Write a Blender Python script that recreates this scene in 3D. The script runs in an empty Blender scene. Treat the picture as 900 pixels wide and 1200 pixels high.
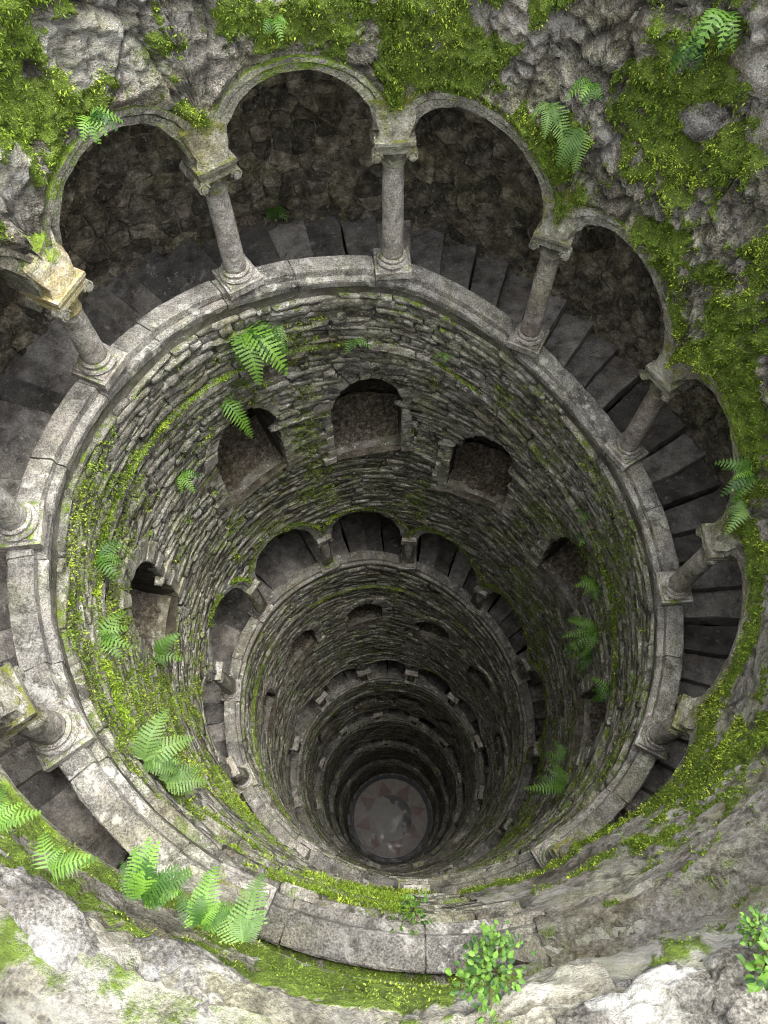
import bpy, math, random
import numpy as np
from mathutils import Vector, Matrix, Euler

random.seed(7)
rng = np.random.default_rng(11)
PI = math.pi
TAU = 2 * PI
scene = bpy.context.scene
col = scene.collection

# ------------------------------------------------------------------ camera
cam_data = bpy.data.cameras.new("camera")
cam = bpy.data.objects.new("camera", cam_data)
col.objects.link(cam)
RX = Vector((0.98580308, -0.16788573, -0.00258317))
UX = Vector((0.15332255, 0.89380567, 0.42143045))
FX = Vector((0.06844331, 0.4158435, -0.90685704))
M = Matrix((RX, UX, -FX)).transposed().to_4x4()
M.translation = Vector((-0.68972913, -2.39419893, 2.88608355))
cam.matrix_world = M
cam_data.sensor_fit = 'VERTICAL'
cam_data.sensor_height = 24.0
cam_data.sensor_width = 18.0
cam_data.lens = 879.95 / 1200 * 24
cam_data.clip_start = 0.05
cam_data.clip_end = 2000
cam_data.dof.use_dof = True
cam_data.dof.focus_distance = 11.0
cam_data.dof.aperture_fstop = 6.3
scene.camera = cam

# ------------------------------------------------------------------ light
SUN_EL, SUN_AZ = math.radians(79), math.radians(75)      # azimuth: direction the light comes from, clockwise from +y
world = bpy.data.worlds.new("World")
scene.world = world
world.use_nodes = True
wt = world.node_tree
wt.nodes.clear()
wo = wt.nodes.new('ShaderNodeOutputWorld')
bg = wt.nodes.new('ShaderNodeBackground')
sky = wt.nodes.new('ShaderNodeTexSky')
sky.sky_type = 'NISHITA'
sky.sun_disc = False
sky.sun_elevation = SUN_EL
sky.sun_rotation = SUN_AZ
sky.air_density = 1.0
sky.dust_density = 4.0
hsv = wt.nodes.new('ShaderNodeHueSaturation')
hsv.inputs['Saturation'].default_value = 0.12              # overcast: the blue is veiled
wt.links.new(sky.outputs[0], hsv.inputs['Color'])
wt.links.new(hsv.outputs[0], bg.inputs[0])
bg.inputs[1].default_value = 0.15
wt.links.new(bg.outputs[0], wo.inputs[0])
sd = bpy.data.lights.new("sun", 'SUN')
sd.energy = 0.85
sd.angle = math.radians(34)
sd.color = (1.0, 0.95, 0.87)
so = bpy.data.objects.new("sun", sd)
col.objects.link(so)
sdir = Vector((math.sin(SUN_AZ) * math.cos(SUN_EL), math.cos(SUN_AZ) * math.cos(SUN_EL), math.sin(SUN_EL)))
so.rotation_euler = sdir.to_track_quat('Z', 'Y').to_euler()
so.location = (4, -4, 30)
vs = scene.view_settings
vs.view_transform = 'Standard'
vs.look = 'None'
vs.gamma = 1.0
vs.use_curve_mapping = False
vs.exposure = 2.55
cy = scene.cycles
cy.max_bounces = 14
cy.diffuse_bounces = 12
cy.glossy_bounces = 4
cy.use_denoising = True
cy.denoising_prefilter = 'NONE'
cy.filter_width = 1.0
cy.caustics_reflective = False
cy.caustics_refractive = False

# ------------------------------------------------------------------ the well's measurements
# theta runs clockwise seen from above, from the near side of the well; the stair sinks as it grows
_TH = np.array([-0.6, 0.172, 0.944, 1.717, 2.489, 3.261, 4.033, 4.806, 5.578, 6.35, 7.122, 7.894, 8.667, 9.439, 10.211,
                10.983, 11.756, 12.528, 13.3, 14.072, 14.845, 15.617])
_Z = np.array([-1.87, -1.93, -1.966, -2.031, -2.272, -2.692, -3.854, -4.619, -5.314, -6.636, -8.61, -9.437, -9.933,
               -10.821, -12.902, -14.767, -16.284, -17.447, -18.368, -19.134, -19.802, -20.407])
_RO = np.array([3.044, 3.049, 3.018, 2.992, 2.925, 2.857, 2.803, 2.845, 2.947, 2.951, 2.856, 2.901, 3.03, 3.129, 3.17,
                3.185, 3.163, 3.114, 3.053, 2.989, 2.926, 2.9])
PITCH = 7.5
_TH = np.append(_TH, [15.617 + TAU * 4.2])
_Z = np.append(_Z, [-20.407 - PITCH * 4.2])
_RO = np.append(_RO, [2.95])
_fine = np.linspace(-0.6, _TH[-1], 4000)
def _smooth(v, n):
    k = np.hanning(n + 2)[1:-1]
    k /= k.sum()
    return np.convolve(np.pad(v, n // 2, mode='reflect', reflect_type='odd'), k, mode='valid')[:len(v)]
_ZF = _smooth(np.interp(_fine, _TH, _Z), 41)
_RF = _smooth(np.interp(_fine, _TH, _RO), 61)
def Z(t): return np.interp(t, _fine, _ZF)
def RO(t): return np.interp(t, _fine, _RF)
def RI(t): return RO(t) - 0.241
def RF(t): return RO(t) - 0.13 + .02 * np.exp(-((np.asarray(t) - .2) / .28) ** 2)            # face of the arcade wall, set back behind the capitals
ZFLOOR = -48.2
TH0, DTH = 1.0955, 0.53443
TH_START = -0.06
TH_END = float(np.interp(-ZFLOOR - 1.4, -_ZF, _fine))
_HI = np.array([-2, -1, 0, 1, 2, 3, 4, 5, 6, 7, 8, 10, 12, 13, 15, 16, 17, 19, 22, 80])
_HV = np.array([.5, .5, .5, .55, .62, .93, 1.1, 1.15, 1.08, .95, .76, .8, .95, 1.05, 1.0, 1.0, .85, .85, .95, .95])
def hneck(i): return np.interp(i, _HI, _HV)
PLINTH, CAP = 0.13, 0.27
def colth(i): return TH0 + DTH * i
def imp(i):                                   # top of the capital of column i
    return Z(colth(i)) + PLINTH + hneck(i) + CAP
_RI_ = np.array([-2, 1, 2, 3, 4, 6, 8, 11, 14, 80])
_RV_ = np.array([.5, .60, .62, .54, .48, .5, .5, .7, .85, .85])
def rise(i): return np.interp(i, _RI_, _RV_)
HALF = 0.212                                  # half the clear opening, radians
TH_ARC0 = TH0 - 2 * DTH
def arch_z(t, grow=0.0):
    """underside of the arcade at theta (numpy), with the arch enlarged by grow (metres)"""
    b = (t - TH0) / DTH
    i = np.floor(b)
    u = (b - i - 0.5) * DTH / (HALF + grow / 2.8)
    f = np.clip((b - i), 0, 1)
    spring = imp(i) * (1 - f) + imp(i + 1) * f
    return spring + (rise(i + .5) + grow) * np.sqrt(np.clip(1 - u * u, 0, 1)), np.abs(u) < 1

def rim_z(phi): return 0.3 + 0.75 * (1 - np.cos(phi)) / 2

def pt(th, r, z): return np.stack([-r * np.sin(th), -r * np.cos(th), z + 0 * th], -1)

# radius of the inner wall face at (phi, z)
_PG = np.linspace(0, TAU, 73)
_WR = []
for ph in _PG:
    ts = ph + TAU * np.arange(-1, 8)
    ts = ts[(ts > -.6) & (ts < TH_END)]
    zz_ = np.concatenate([Z(ts) + 2.0, Z(ts) + 1.2, Z(ts) + .3, Z(ts) - .2])
    rr_ = np.concatenate([RF(ts) + .0, RF(ts), RI(ts), RI(ts)])
    o_ = np.argsort(zz_)
    _WR.append((zz_[o_], rr_[o_]))
def Rwall(phi, z):
    phi = np.mod(np.asarray(phi, float), TAU)
    z = np.asarray(z, float)
    phi, z = np.broadcast_arrays(phi, z)
    g = phi / TAU * 72
    k = np.clip(g.astype(int), 0, 71)
    f = g - k
    out = np.zeros(phi.shape)
    for j in range(73):
        for kk, w in ((k, 1 - f), (k + 1, f)):
            m = kk == j
            if m.any():
                out[m] += w[m] * np.interp(z[m], *_WR[j])
    return out

# ------------------------------------------------------------------ noise
def _hash(ix, iy, iz, seed):
    n = (ix * 374761393 + iy * 668265263 + iz * 2147483647 + seed * 144665) & 0xffffffff
    n = ((n ^ (n >> 13)) * 1274126177) & 0xffffffff
    n = n ^ (n >> 16)
    return (n & 0xffff) / 65535.0
def vnoise(p, seed=0):
    i = np.floor(p).astype(np.int64)
    f = p - i
    f = f * f * (3 - 2 * f)
    r = 0
    for dx in (0, 1):
        for dy in (0, 1):
            for dz in (0, 1):
                w = (f[..., 0] if dx else 1 - f[..., 0]) * (f[..., 1] if dy else 1 - f[..., 1]) * (f[..., 2] if dz else 1 - f[..., 2])
                r = r + w * _hash(i[..., 0] + dx, i[..., 1] + dy, i[..., 2] + dz, seed)
    return r
def fbm(p, octs=4, seed=0, gain=.5):
    a, s, t = 1.0, 0.0, 0.0
    for o in range(octs):
        s = s + a * vnoise(p * 2.0 ** o, seed + o)
        t += a
        a *= gain
    return s / t
def sstep(x, a, b):
    t = np.clip((x - a) / (b - a), 0, 1)
    return t * t * (3 - 2 * t)

# ------------------------------------------------------------------ mesh helpers
def make_mesh(name, verts, faces, mat, attrs=None, smooth=False, mats=None, midx=None):
    me = bpy.data.meshes.new(name)
    verts = np.asarray(verts, dtype=np.float32)
    if isinstance(faces, np.ndarray):
        n, k = faces.shape
        me.vertices.add(len(verts))
        me.vertices.foreach_set('co', verts.ravel())
        me.loops.add(n * k)
        me.loops.foreach_set('vertex_index', faces.astype(np.int32).ravel())
        me.polygons.add(n)
        me.polygons.foreach_set('loop_start', np.arange(0, n * k, k, dtype=np.int32))
        me.polygons.foreach_set('loop_total', np.full(n, k, dtype=np.int32))
        me.update(calc_edges=True)
        me.validate()
    else:
        me.from_pydata([tuple(v) for v in verts.tolist()], [], faces)
        me.update()
    for an, av in (attrs or {}).items():
        av = np.asarray(av, dtype=np.float32)
        if len(me.vertices) != len(av):
            continue
        if av.ndim == 1:
            me.attributes.new(an, 'FLOAT', 'POINT').data.foreach_set('value', av)
        else:
            me.attributes.new(an, 'FLOAT_VECTOR', 'POINT').data.foreach_set('vector', av.ravel())
    for m in (mats or [mat]):
        me.materials.append(m)
    if midx is not None:
        me.polygons.foreach_set('material_index', np.asarray(midx, dtype=np.int32))
    if smooth:
        me.polygons.foreach_set('use_smooth', np.ones(len(me.polygons), dtype=bool))
    return me
def link(name, me, parent=None, loc=None):
    o = bpy.data.objects.new(name, me)
    col.objects.link(o)
    if parent is not None:
        o.parent = parent
    if loc is not None:
        o.location = loc
    return o
def obj(name, verts, faces, mat, parent=None, **k):
    return link(name, make_mesh(name, verts, faces, mat, **k), parent)
def tag(o, label=None, cat=None, group=None, kind=None):
    if label: o['label'] = label
    if cat: o['category'] = cat
    if group: o['group'] = group
    if kind: o['kind'] = kind
    return o
def empty(name, loc, label, cat, group=None):
    o = bpy.data.objects.new(name, None)
    col.objects.link(o)
    o.location = loc
    o.empty_display_size = .1
    return tag(o, label, cat, group, 'thing')
def grid_faces(nu, nv, wrap=False):
    u = np.arange(nu if wrap else nu - 1)
    v = np.arange(nv - 1)
    U, V = np.meshgrid(u, v, indexing='ij')
    U2 = (U + 1) % nu
    return np.stack([U * nv + V, U2 * nv + V, U2 * nv + V + 1, U * nv + V + 1], -1).reshape(-1, 4)
def lathe(profile, n=20, cap=True):
    """profile: list of (r, z) bottom to top"""
    V, F = [], []
    for r, z in profile:
        for k in range(n):
            a = TAU * k / n
            V.append((r * math.cos(a), r * math.sin(a), z))
    m = len(profile)
    for j in range(m - 1):
        for k in range(n):
            F.append((j * n + k, j * n + (k + 1) % n, (j + 1) * n + (k + 1) % n, (j + 1) * n + k))
    if cap:
        F.append(tuple(range(n))[::-1])
        F.append(tuple((m - 1) * n + k for k in range(n)))
    return V, F
def box(cx, cy, cz, sx, sy, sz, taper=1.0):
    V = [(cx + sx * a * (taper if c > 0 else 1), cy + sy * b * (taper if c > 0 else 1), cz + sz * c) for c in (-1, 1) for b in (-1, 1) for a in (-1, 1)]
    F = [(0, 2, 3, 1), (4, 5, 7, 6), (0, 1, 5, 4), (2, 6, 7, 3), (0, 4, 6, 2), (1, 3, 7, 5)]
    return V, F
def join(*parts):
    V, F = [], []
    for v, f in parts:
        o = len(V)
        V += list(v)
        F += [tuple(i + o for i in q) for q in f]
    return V, F

# ------------------------------------------------------------------ materials
def new_mat(name):
    m = bpy.data.materials.new(name)
    m.use_nodes = True
    nt = m.node_tree
    return m, nt, nt.nodes['Principled BSDF']
class G:
    """small node-graph writer"""
    def __init__(s, nt): s.nt = nt
    def n(s, t, **props):
        x = s.nt.nodes.new(t)
        for k, v in props.items(): setattr(x, k, v)
        return x
    def l(s, a, b): s.nt.links.new(a, b)
    def noise(s, vec, scale, detail=5, rough=.55, dist=0.0):
        x = s.n('ShaderNodeTexNoise')
        x.inputs['Scale'].default_value = scale
        x.inputs['Detail'].default_value = detail
        x.inputs['Roughness'].default_value = rough
        x.inputs['Distortion'].default_value = dist
        if vec is not None: s.l(vec, x.inputs['Vector'])
        return x.outputs['Fac']
    def ramp(s, fac, stops):
        x = s.n('ShaderNodeValToRGB')
        e = x.color_ramp.elements
        while len(e) < len(stops): e.new(.5)
        for k, (p, c) in enumerate(stops):
            e[k].position = p
            e[k].color = (*c, 1) if not isinstance(c, (int, float)) else (c, c, c, 1)
        s.l(fac, x.inputs[0])
        return x.outputs[0]
    def math(s, op, a, b=None, clamp=False):
        x = s.n('ShaderNodeMath', operation=op, use_clamp=clamp)
        for k, v in ((0, a), (1, b)):
            if v is None: continue
            if isinstance(v, (int, float)): x.inputs[k].default_value = v
            else: s.l(v, x.inputs[k])
        return x.outputs[0]
    def mix(s, fac, a, b, mode='MIX'):
        x = s.n('ShaderNodeMix', data_type='RGBA', blend_type=mode)
        for sock, v in ((x.inputs[0], fac), (x.inputs[6], a), (x.inputs[7], b)):
            if isinstance(v, (int, float)): sock.default_value = v
            elif isinstance(v, tuple): sock.default_value = (*v, 1)
            else: s.l(v, sock)
        return x.outputs[2]

MOSS_A, MOSS_B = (0.075, 0.11, 0.012), (0.27, 0.40, 0.045)
def stone_mat(name, dark, mid, light, scale=3.0, lichen=.5, lichen_col=(.55, .54, .50), moss=.45, rough=.85, bump=.5, bscale=18.0,
              vary=.5, stretch=None, grit=.35, up=.35, crack=0.0, algae=.40, stain=.7, bdist=.06, spec=.35, lscale=2.6, moss_hue=None):
    m, nt, P = new_mat(name)
    g = G(nt)
    geo = g.n('ShaderNodeNewGeometry')
    pos = geo.outputs['Position']
    if stretch:
        at = g.n('ShaderNodeAttribute', attribute_name='suv')
        mp = g.n('ShaderNodeMapping')
        mp.inputs['Scale'].default_value = stretch
        g.l(at.outputs['Vector'], mp.inputs[0])
        spos = mp.outputs[0]
    else:
        spos = pos
    n1 = g.noise(spos, scale, 10, .74)
    base = g.ramp(n1, [(.36, dark), (.5, mid), (.63, light)])
    # each stone its own tone
    at = g.n('ShaderNodeAttribute', attribute_name='rnd')
    oi = g.n('ShaderNodeObjectInfo')
    rr = g.math('FRACT', g.math('ADD', at.outputs['Fac'], oi.outputs['Random']))
    tone = g.math('ADD', g.math('MULTIPLY', rr, vary * 1.5), 1 - vary * .75)
    base = g.mix(1.0, base, tone, 'MULTIPLY')
    nt.nodes[-1]
    # grit
    n2 = g.noise(pos, 75, 3, .7)
    base = g.mix(grit, base, g.ramp(n2, [(.36, 0.30), (.64, 1.75)]), 'MULTIPLY')
    # lichen crusts
    n3 = g.noise(spos, lscale * scale, 9, .72, .4)
    if stretch:
        da = g.n('ShaderNodeAttribute', attribute_name='joint_dark')
        pa = g.n('ShaderNodeAttribute', attribute_name='pale')
        n3 = g.math('ADD', n3, g.math('MULTIPLY', pa.outputs['Fac'], .10))
        base = g.mix(g.math('MULTIPLY', pa.outputs['Fac'], .70), base, g.ramp(g.noise(spos, scale * 2.2, 8, .7), [(.38, (.17, .15, .12)), (.58, (.68, .65, .60))]))
    lic = g.ramp(n3, [(.62 - lichen * .16, 0.0), (.68 - lichen * .12, 1.0)])
    lic = g.math('MULTIPLY', lic, g.ramp(g.noise(pos, 1.1, 4), [(.36, .15), (.6, 1.0)]))
    base = g.mix(g.math('MULTIPLY', lic, .85), base, lichen_col)
    alg = g.ramp(g.noise(pos, 2.3, 7, .66), [(.46, 0.0), (.62, 1.0)])
    base = g.mix(g.math('MULTIPLY', alg, algae), base, g.mix(1.0, base, (.92, 1.0, .52), 'MULTIPLY'))
    stn = g.ramp(g.noise(spos, 1.7, 8, .7), [(.50, 0.0), (.64, 1.0)])
    base = g.mix(g.math('MULTIPLY', stn, stain), base, g.mix(1.0, base, (.50, .43, .33), 'MULTIPLY'))
    if stretch:
        base = g.mix(g.math('MULTIPLY', da.outputs['Fac'], .85), base, (.050, .043, .030))  # base colour goes dark along the block joints
    # moss: grows on what faces up and in damp patches
    sep = g.n('ShaderNodeSeparateXYZ')
    g.l(geo.outputs['Normal'], sep.inputs[0])
    mat_ = g.n('ShaderNodeAttribute', attribute_name='moss')
    n4 = g.noise(pos, 1.35, 7, .68)
    n5 = g.noise(pos, 9.0, 5, .7)
    mv = g.math('ADD', g.math('MULTIPLY', n4, .75), g.math('MULTIPLY', g.math('SUBTRACT', n5, .25), .70))
    mv = g.math('ADD', mv, g.math('MULTIPLY', sep.outputs[2], up * .3))
    mv = g.math('ADD', mv, g.math('MULTIPLY', mat_.outputs['Fac'], .40))
    thr = .98 - moss * .6
    mm = g.ramp(mv, [(min(thr, .98), 0.0), (min(thr + .12, 1.0), 1.0)])
    n6 = g.noise(pos, 14, 4, .7)
    mcol = g.ramp(n6, [(.3, MOSS_A), (.68, moss_hue or MOSS_B)])
    base = g.mix(mm, base, mcol)
    g.l(base, P.inputs['Base Color'])
    g.l(g.math('ADD', g.math('MULTIPLY', mm, .1), rough), P.inputs['Roughness'])
    P.inputs['Specular IOR Level'].default_value = spec
    # relief
    h = g.math('ADD', g.math('MULTIPLY', g.noise(spos, bscale * .35, 10, .74), 1.6), g.math('MULTIPLY', n2, .16))
    h = g.math('ADD', h, g.math('MULTIPLY', mm, g.noise(pos, 45, 3, .8)))
    if crack > 0:
        v = g.n('ShaderNodeTexVoronoi', feature='DISTANCE_TO_EDGE')
        v.inputs['Scale'].default_value = crack
        g.l(spos, v.inputs['Vector'])
        h = g.math('ADD', h, g.ramp(v.outputs['Distance'], [(0.0, 0.0), (.06, .8)]))
    b = g.n('ShaderNodeBump')
    b.inputs['Strength'].default_value = bump
    b.inputs['Distance'].default_value = bdist
    g.l(h, b.inputs['Height'])
    g.l(b.outputs[0], P.inputs['Normal'])
    return m

M_MASON = stone_mat('slate masonry', (.07, .065, .052), (.245, .232, .195), (.44, .42, .37), 5.0, .66, (.64, .63, .59), .47, .8, 1.0, 30, .6, up=.55, grit=.6, lscale=3.2)
M_MORTAR = stone_mat('damp mortar', (.045, .041, .032), (.11, .102, .082), (.19, .18, .155), 3, .1, moss=.55, bump=.8, up=.6)
M_COPE = stone_mat('weathered granite coping', (.065, .06, .052), (.20, .19, .172), (.33, .32, .295), 3.4, .58, (.56, .55, .51), .36, .85, .7, 26, .22, grit=.75, up=-.35, algae=.3, stain=.55)
M_COL = stone_mat('weathered column stone', (.13, .12, .10), (.32, .295, .265), (.50, .475, .44), 5.5, .6, (.56, .55, .52), .36, .78, .75, 30, .25, grit=.65, up=.6, algae=.15, stain=.5)
M_COLRED = stone_mat('rust stained column stone', (.12, .10, .09), (.28, .245, .225), (.44, .415, .39), 6, .5, (.58, .55, .53), .25, .75, .7, 30, .2, grit=.6, up=.6)
M_CAPY = stone_mat('ochre stained carved stone', (.14, .115, .06), (.33, .275, .15), (.44, .42, .35), 3, .45, (.62, .60, .52), .40, .8, .6, 30, .2, grit=.5, up=.4)
M_CAP = stone_mat('mossy carved stone', (.10, .095, .07), (.25, .24, .19), (.40, .39, .34), 5, .55, (.60, .59, .54), .50, .8, .8, 30, .2, grit=.4, up=.5, moss_hue=(.24, .22, .05))
M_ROCK = stone_mat('rough upper wall', (.075, .066, .05), (.29, .262, .212), (.52, .49, .425), 4.2, .66, (.74, .72, .67), .52, .88, 1.0, 30, .55, stretch=(.5, 1.0, 1.0), grit=1.0, up=.15, bdist=.20)
M_BOULDER = stone_mat('rough boulder', (.07, .062, .05), (.26, .238, .20), (.48, .45, .40), 3.8, .6, (.58, .57, .53), .45, .88, 1.0, 16, .25, grit=.8, up=.2, bdist=.12)
M_RIMROCK = stone_mat('pale lichen rock', (.065, .06, .053), (.235, .22, .198), (.43, .41, .38), 4.5, .70, (.74, .73, .73), .40, .85, 1.0, 14, .25, grit=.85, up=-.1, lscale=.8, bdist=.16, algae=.15, stain=.6)
M_ARCH = stone_mat('plain arch stone', (.09, .083, .064), (.25, .235, .195), (.42, .405, .36), 4.5, .55, (.60, .59, .54), .66, .85, .9, 20, .25, grit=.7, up=.4)
M_ARCHD = stone_mat('grey arch stone', (.12, .118, .105), (.25, .245, .225), (.38, .37, .35), 3.2, .5, (.58, .57, .54), .38, .85, .5, 20, .25, grit=.4, up=.75)
M_STEP = stone_mat('worn dark stair stone', (.075, .068, .062), (.21, .195, .18), (.32, .30, .275), 4.5, .34, (.44, .42, .39), .18, .65, .8, 18, .8, grit=.35, up=.1, spec=.5, algae=.1, stain=.6)
M_RUBBLE = stone_mat('dark rubble stone', (.045, .038, .028), (.165, .142, .108), (.38, .34, .275), 7, .4, (.42, .39, .33), .32, .85, 1.0, 18, .75)
M_RUBMORT = stone_mat('brown rubble mortar', (.07, .058, .042), (.20, .172, .128), (.40, .36, .285), 5, .3, (.46, .43, .37), .30, .9, 1.0, 14, .0)
M_VOUS = stone_mat('dressed surround stone', (.09, .084, .07), (.275, .26, .225), (.46, .44, .39), 4.2, .5, (.6, .58, .53), .40, .8, .9, 26, .5, up=.5)
M_NICHE = stone_mat('shade-toned niche stone', (.025, .022, .017), (.07, .06, .048), (.15, .13, .105), 4, .2, (.25, .23, .19), .3, .9, 1.0, 14, .3)  # the recess's shade is put into this dark interior colour
M_SILL = stone_mat('pale niche floor', (.08, .073, .06), (.16, .148, .125), (.25, .235, .21), 6, .4, moss=.5, bump=.8, up=-.3, vary=.2)
M_GRAVEL = stone_mat('brown leaf litter', (.045, .037, .028), (.14, .115, .092), (.33, .285, .24), 18, .2, (.34, .32, .28), .22, .95, 1.0, 60, .0, lscale=2)
M_EARTH = stone_mat('gravelly earth', (.12, .108, .09), (.30, .282, .25), (.47, .455, .42), 18, .4, (.55, .52, .48), .42, .95, 1.0, 60, .0, lscale=2)
M_PAVE = stone_mat('wet paving', (.03, .03, .032), (.085, .083, .085), (.16, .158, .16), 2.4, .2, moss=.05, rough=.3, bump=.25, vary=.4)

def floor_mat(name, c, rough=.26):
    m, nt, P = new_mat(name)
    g = G(nt)
    geo = g.n('ShaderNodeNewGeometry')
    n = g.noise(geo.outputs['Position'], 2.2, 7, .65)
    k = g.mix(1.0, c, g.ramp(n, [(.25, .55), (.75, 1.35)]), 'MULTIPLY')
    g.l(k, P.inputs['Base Color'])
    g.l(g.ramp(n, [(.3, rough * .5), (.7, rough * 1.6)]), P.inputs['Roughness'])
    P.inputs['Specular IOR Level'].default_value = .12
    b = g.n('ShaderNodeBump')
    b.inputs['Strength'].default_value = .12
    b.inputs['Distance'].default_value = .02
    g.l(g.noise(geo.outputs['Position'], 5, 6, .7), b.inputs['Height'])
    g.l(b.outputs[0], P.inputs['Normal'])
    return m
M_FBEIGE = floor_mat('wet beige marble', (.30, .26, .23))
M_FRED = floor_mat('wet red marble', (.20, .105, .09))
M_FGREY = floor_mat('wet grey marble', (.29, .275, .26))
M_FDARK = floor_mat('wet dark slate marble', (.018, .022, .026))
M_FBLACK = floor_mat('wet black gutter stone', (.015, .017, .022))

def leaf_mat(name, a, b, trans=.35, c3=None):
    m, nt, P = new_mat(name)
    g = G(nt)
    geo = g.n('ShaderNodeNewGeometry')
    at = g.n('ShaderNodeAttribute', attribute_name='rnd')
    oi = g.n('ShaderNodeObjectInfo')
    f = g.math('FRACT', g.math('ADD', g.math('ADD', at.outputs['Fac'], oi.outputs['Random']), g.math('MULTIPLY', g.noise(geo.outputs['Position'], 14, 3), .5)))
    c = g.ramp(f, [(0.05, a), (.95, b)] if c3 is None else [(0.08, a), (.62, b), (.95, c3)])
    g.l(c, P.inputs['Base Color'])
    P.inputs['Roughness'].default_value = .5
    P.inputs['Specular IOR Level'].default_value = .3
    tr = g.n('ShaderNodeBsdfTranslucent')
    g.l(c, tr.inputs[0])
    mx = g.n('ShaderNodeMixShader')
    mx.inputs[0].default_value = trans
    g.l(P.outputs[0], mx.inputs[1])
    g.l(tr.outputs[0], mx.inputs[2])
    g.l(mx.outputs[0], nt.nodes['Material Output'].inputs[0])
    return m
M_FERN = leaf_mat('fresh fern green', (.022, .07, .010), (.125, .245, .030))
M_FERNP = leaf_mat('pale fern green', (.065, .135, .03), (.18, .29, .08))
M_FERND = leaf_mat('deep fern green', (.035, .095, .014), (.12, .225, .035))
M_LEAF = leaf_mat('glossy plant green', (.012, .045, .006), (.12, .235, .03))
M_MOSS = leaf_mat('moss green', (.09, .14, .010), (.35, .52, .05), .3, (.36, .46, .05))
M_STALK = leaf_mat('brown stalk', (.05, .04, .02), (.12, .10, .04), .1)

# ------------------------------------------------------------------ niches (centre theta along the helix, top, bottom)
NICHES = []
for tc, zt, zb in ((1.70, -4.05, -5.55), (2.54, -4.28, -5.85), (3.12, -4.62, -6.30), (3.71, -5.72, -7.45), (4.36, -6.70, -8.30), (5.10, -7.45, -9.1)):
    NICHES.append((tc, zt + .14, zb, .47, 1))
for n, tc in enumerate((1.85, 2.42, 3.02, 3.62, 4.2, 4.8)):
    t = tc + TAU
    zt = float(Z(t)) - 2.5
    NICHES.append((tc, zt + .1, zt - 1.55, .46, 2))
for n, tc in enumerate((2.35, 2.95, 3.5, 4.1)):
    t = tc + 2 * TAU
    zt = float(Z(t)) - 2.3
    NICHES.append((tc, zt, zt - 1.6, .46, 3))
def niche_head(u, w):
    return w * 1.5 * (1 - np.sqrt(np.clip(1 - u * u, 0, 1)))
def in_niche(phi, z, grow=0.0):
    out = np.zeros(np.broadcast(phi, z).shape, bool)
    for tc, zt, zb, w, lev in NICHES:
        d = (np.mod(phi - tc + PI, TAU) - PI) * 2.8
        u = d / (w + grow)
        out |= (np.abs(u) < 1) & (z > zb - grow) & (z < zt + grow - niche_head(u, w + grow))
    return out
def in_gallery(phi, z, grow=0.0, low=.12):
    """True inside an arcade opening, between coping and arch"""
    out = np.zeros(np.broadcast(phi, z).shape, bool)
    for k in range(-1, 8):
        t = phi + TAU * k
        ok = (t > TH_ARC0) & (t < TH_END)
        if not np.any(ok): continue
        az, inside = arch_z(t, grow)
        spring = az
        out |= ok & inside & (z < az) & (z > Z(t) - low - grow)
        out |= ok & (z < Z(t) + .30) & (z > Z(t) - low - grow)         # bare strip along the coping
    return out

# ------------------------------------------------------------------ ground beyond the rim
nph = 120
ph = np.linspace(0, TAU, nph, endpoint=False)
rr_ = np.array([3.35, 3.7, 4.3, 5.2, 7, 10, 20, 60, 400])
V = []
for p_ in ph:
    for r_ in rr_:
        base = rim_z(p_) + .02 + .18 * min(1, (r_ - 3.35))
        V.append((-r_ * math.sin(p_), -r_ * math.cos(p_), float(base)))
V = np.array(V)
V[:, 2] += (fbm(V * .9, 4, 3) - .5) * .25
ground = obj('ground', V, grid_faces(nph, len(rr_), True), M_EARTH, smooth=True)
tag(ground, 'mossy earth around the rim of the well', kind='structure')

# ------------------------------------------------------------------ the shaft wall
shaft = empty('shaft_wall', (0, 0, ZFLOOR), 'deep circular well wall of thin mossy grey stone courses below the top balustrade', 'wall')
shaft.location = (0, 0, 0)
def backing(z0, z1, nphi, dz, name, off=.0, parent=None):
    nz = int((z0 - z1) / dz) + 1
    P_ = np.linspace(0, TAU, nphi, endpoint=False)
    ZZ = np.linspace(z0, z1, nz)
    PP, ZG = np.meshgrid(P_, ZZ, indexing='ij')
    R = Rwall(PP, ZG)
    n = fbm(pt(PP, R, ZG) * 3.2, 3, 5)
    V = pt(PP, R + .015 + off - (n - .5) * .03, ZG).reshape(-1, 3)
    F = grid_faces(nphi, nz, True)
    c = V[F].mean(1)
    ph_ = np.mod(np.arctan2(-c[:, 0], -c[:, 1]), TAU)
    bad = in_gallery(ph_, c[:, 2], .05) | in_niche(ph_, c[:, 2], .05)
    # nothing above the first arcade: that is the rim wall
    t0 = np.where(ph_ > TAU + TH_START, ph_ - TAU, ph_)
    bad |= (c[:, 2] > Z(t0) - .1)
    F = F[~bad]
    return obj(name, V, F, M_MORTAR, parent)
backing(-1.6, -24.0, 380, .075, 'mortar', 0, shaft)
backing(-24.0, ZFLOOR, 240, .12, 'mortar', 0, shaft)

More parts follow.
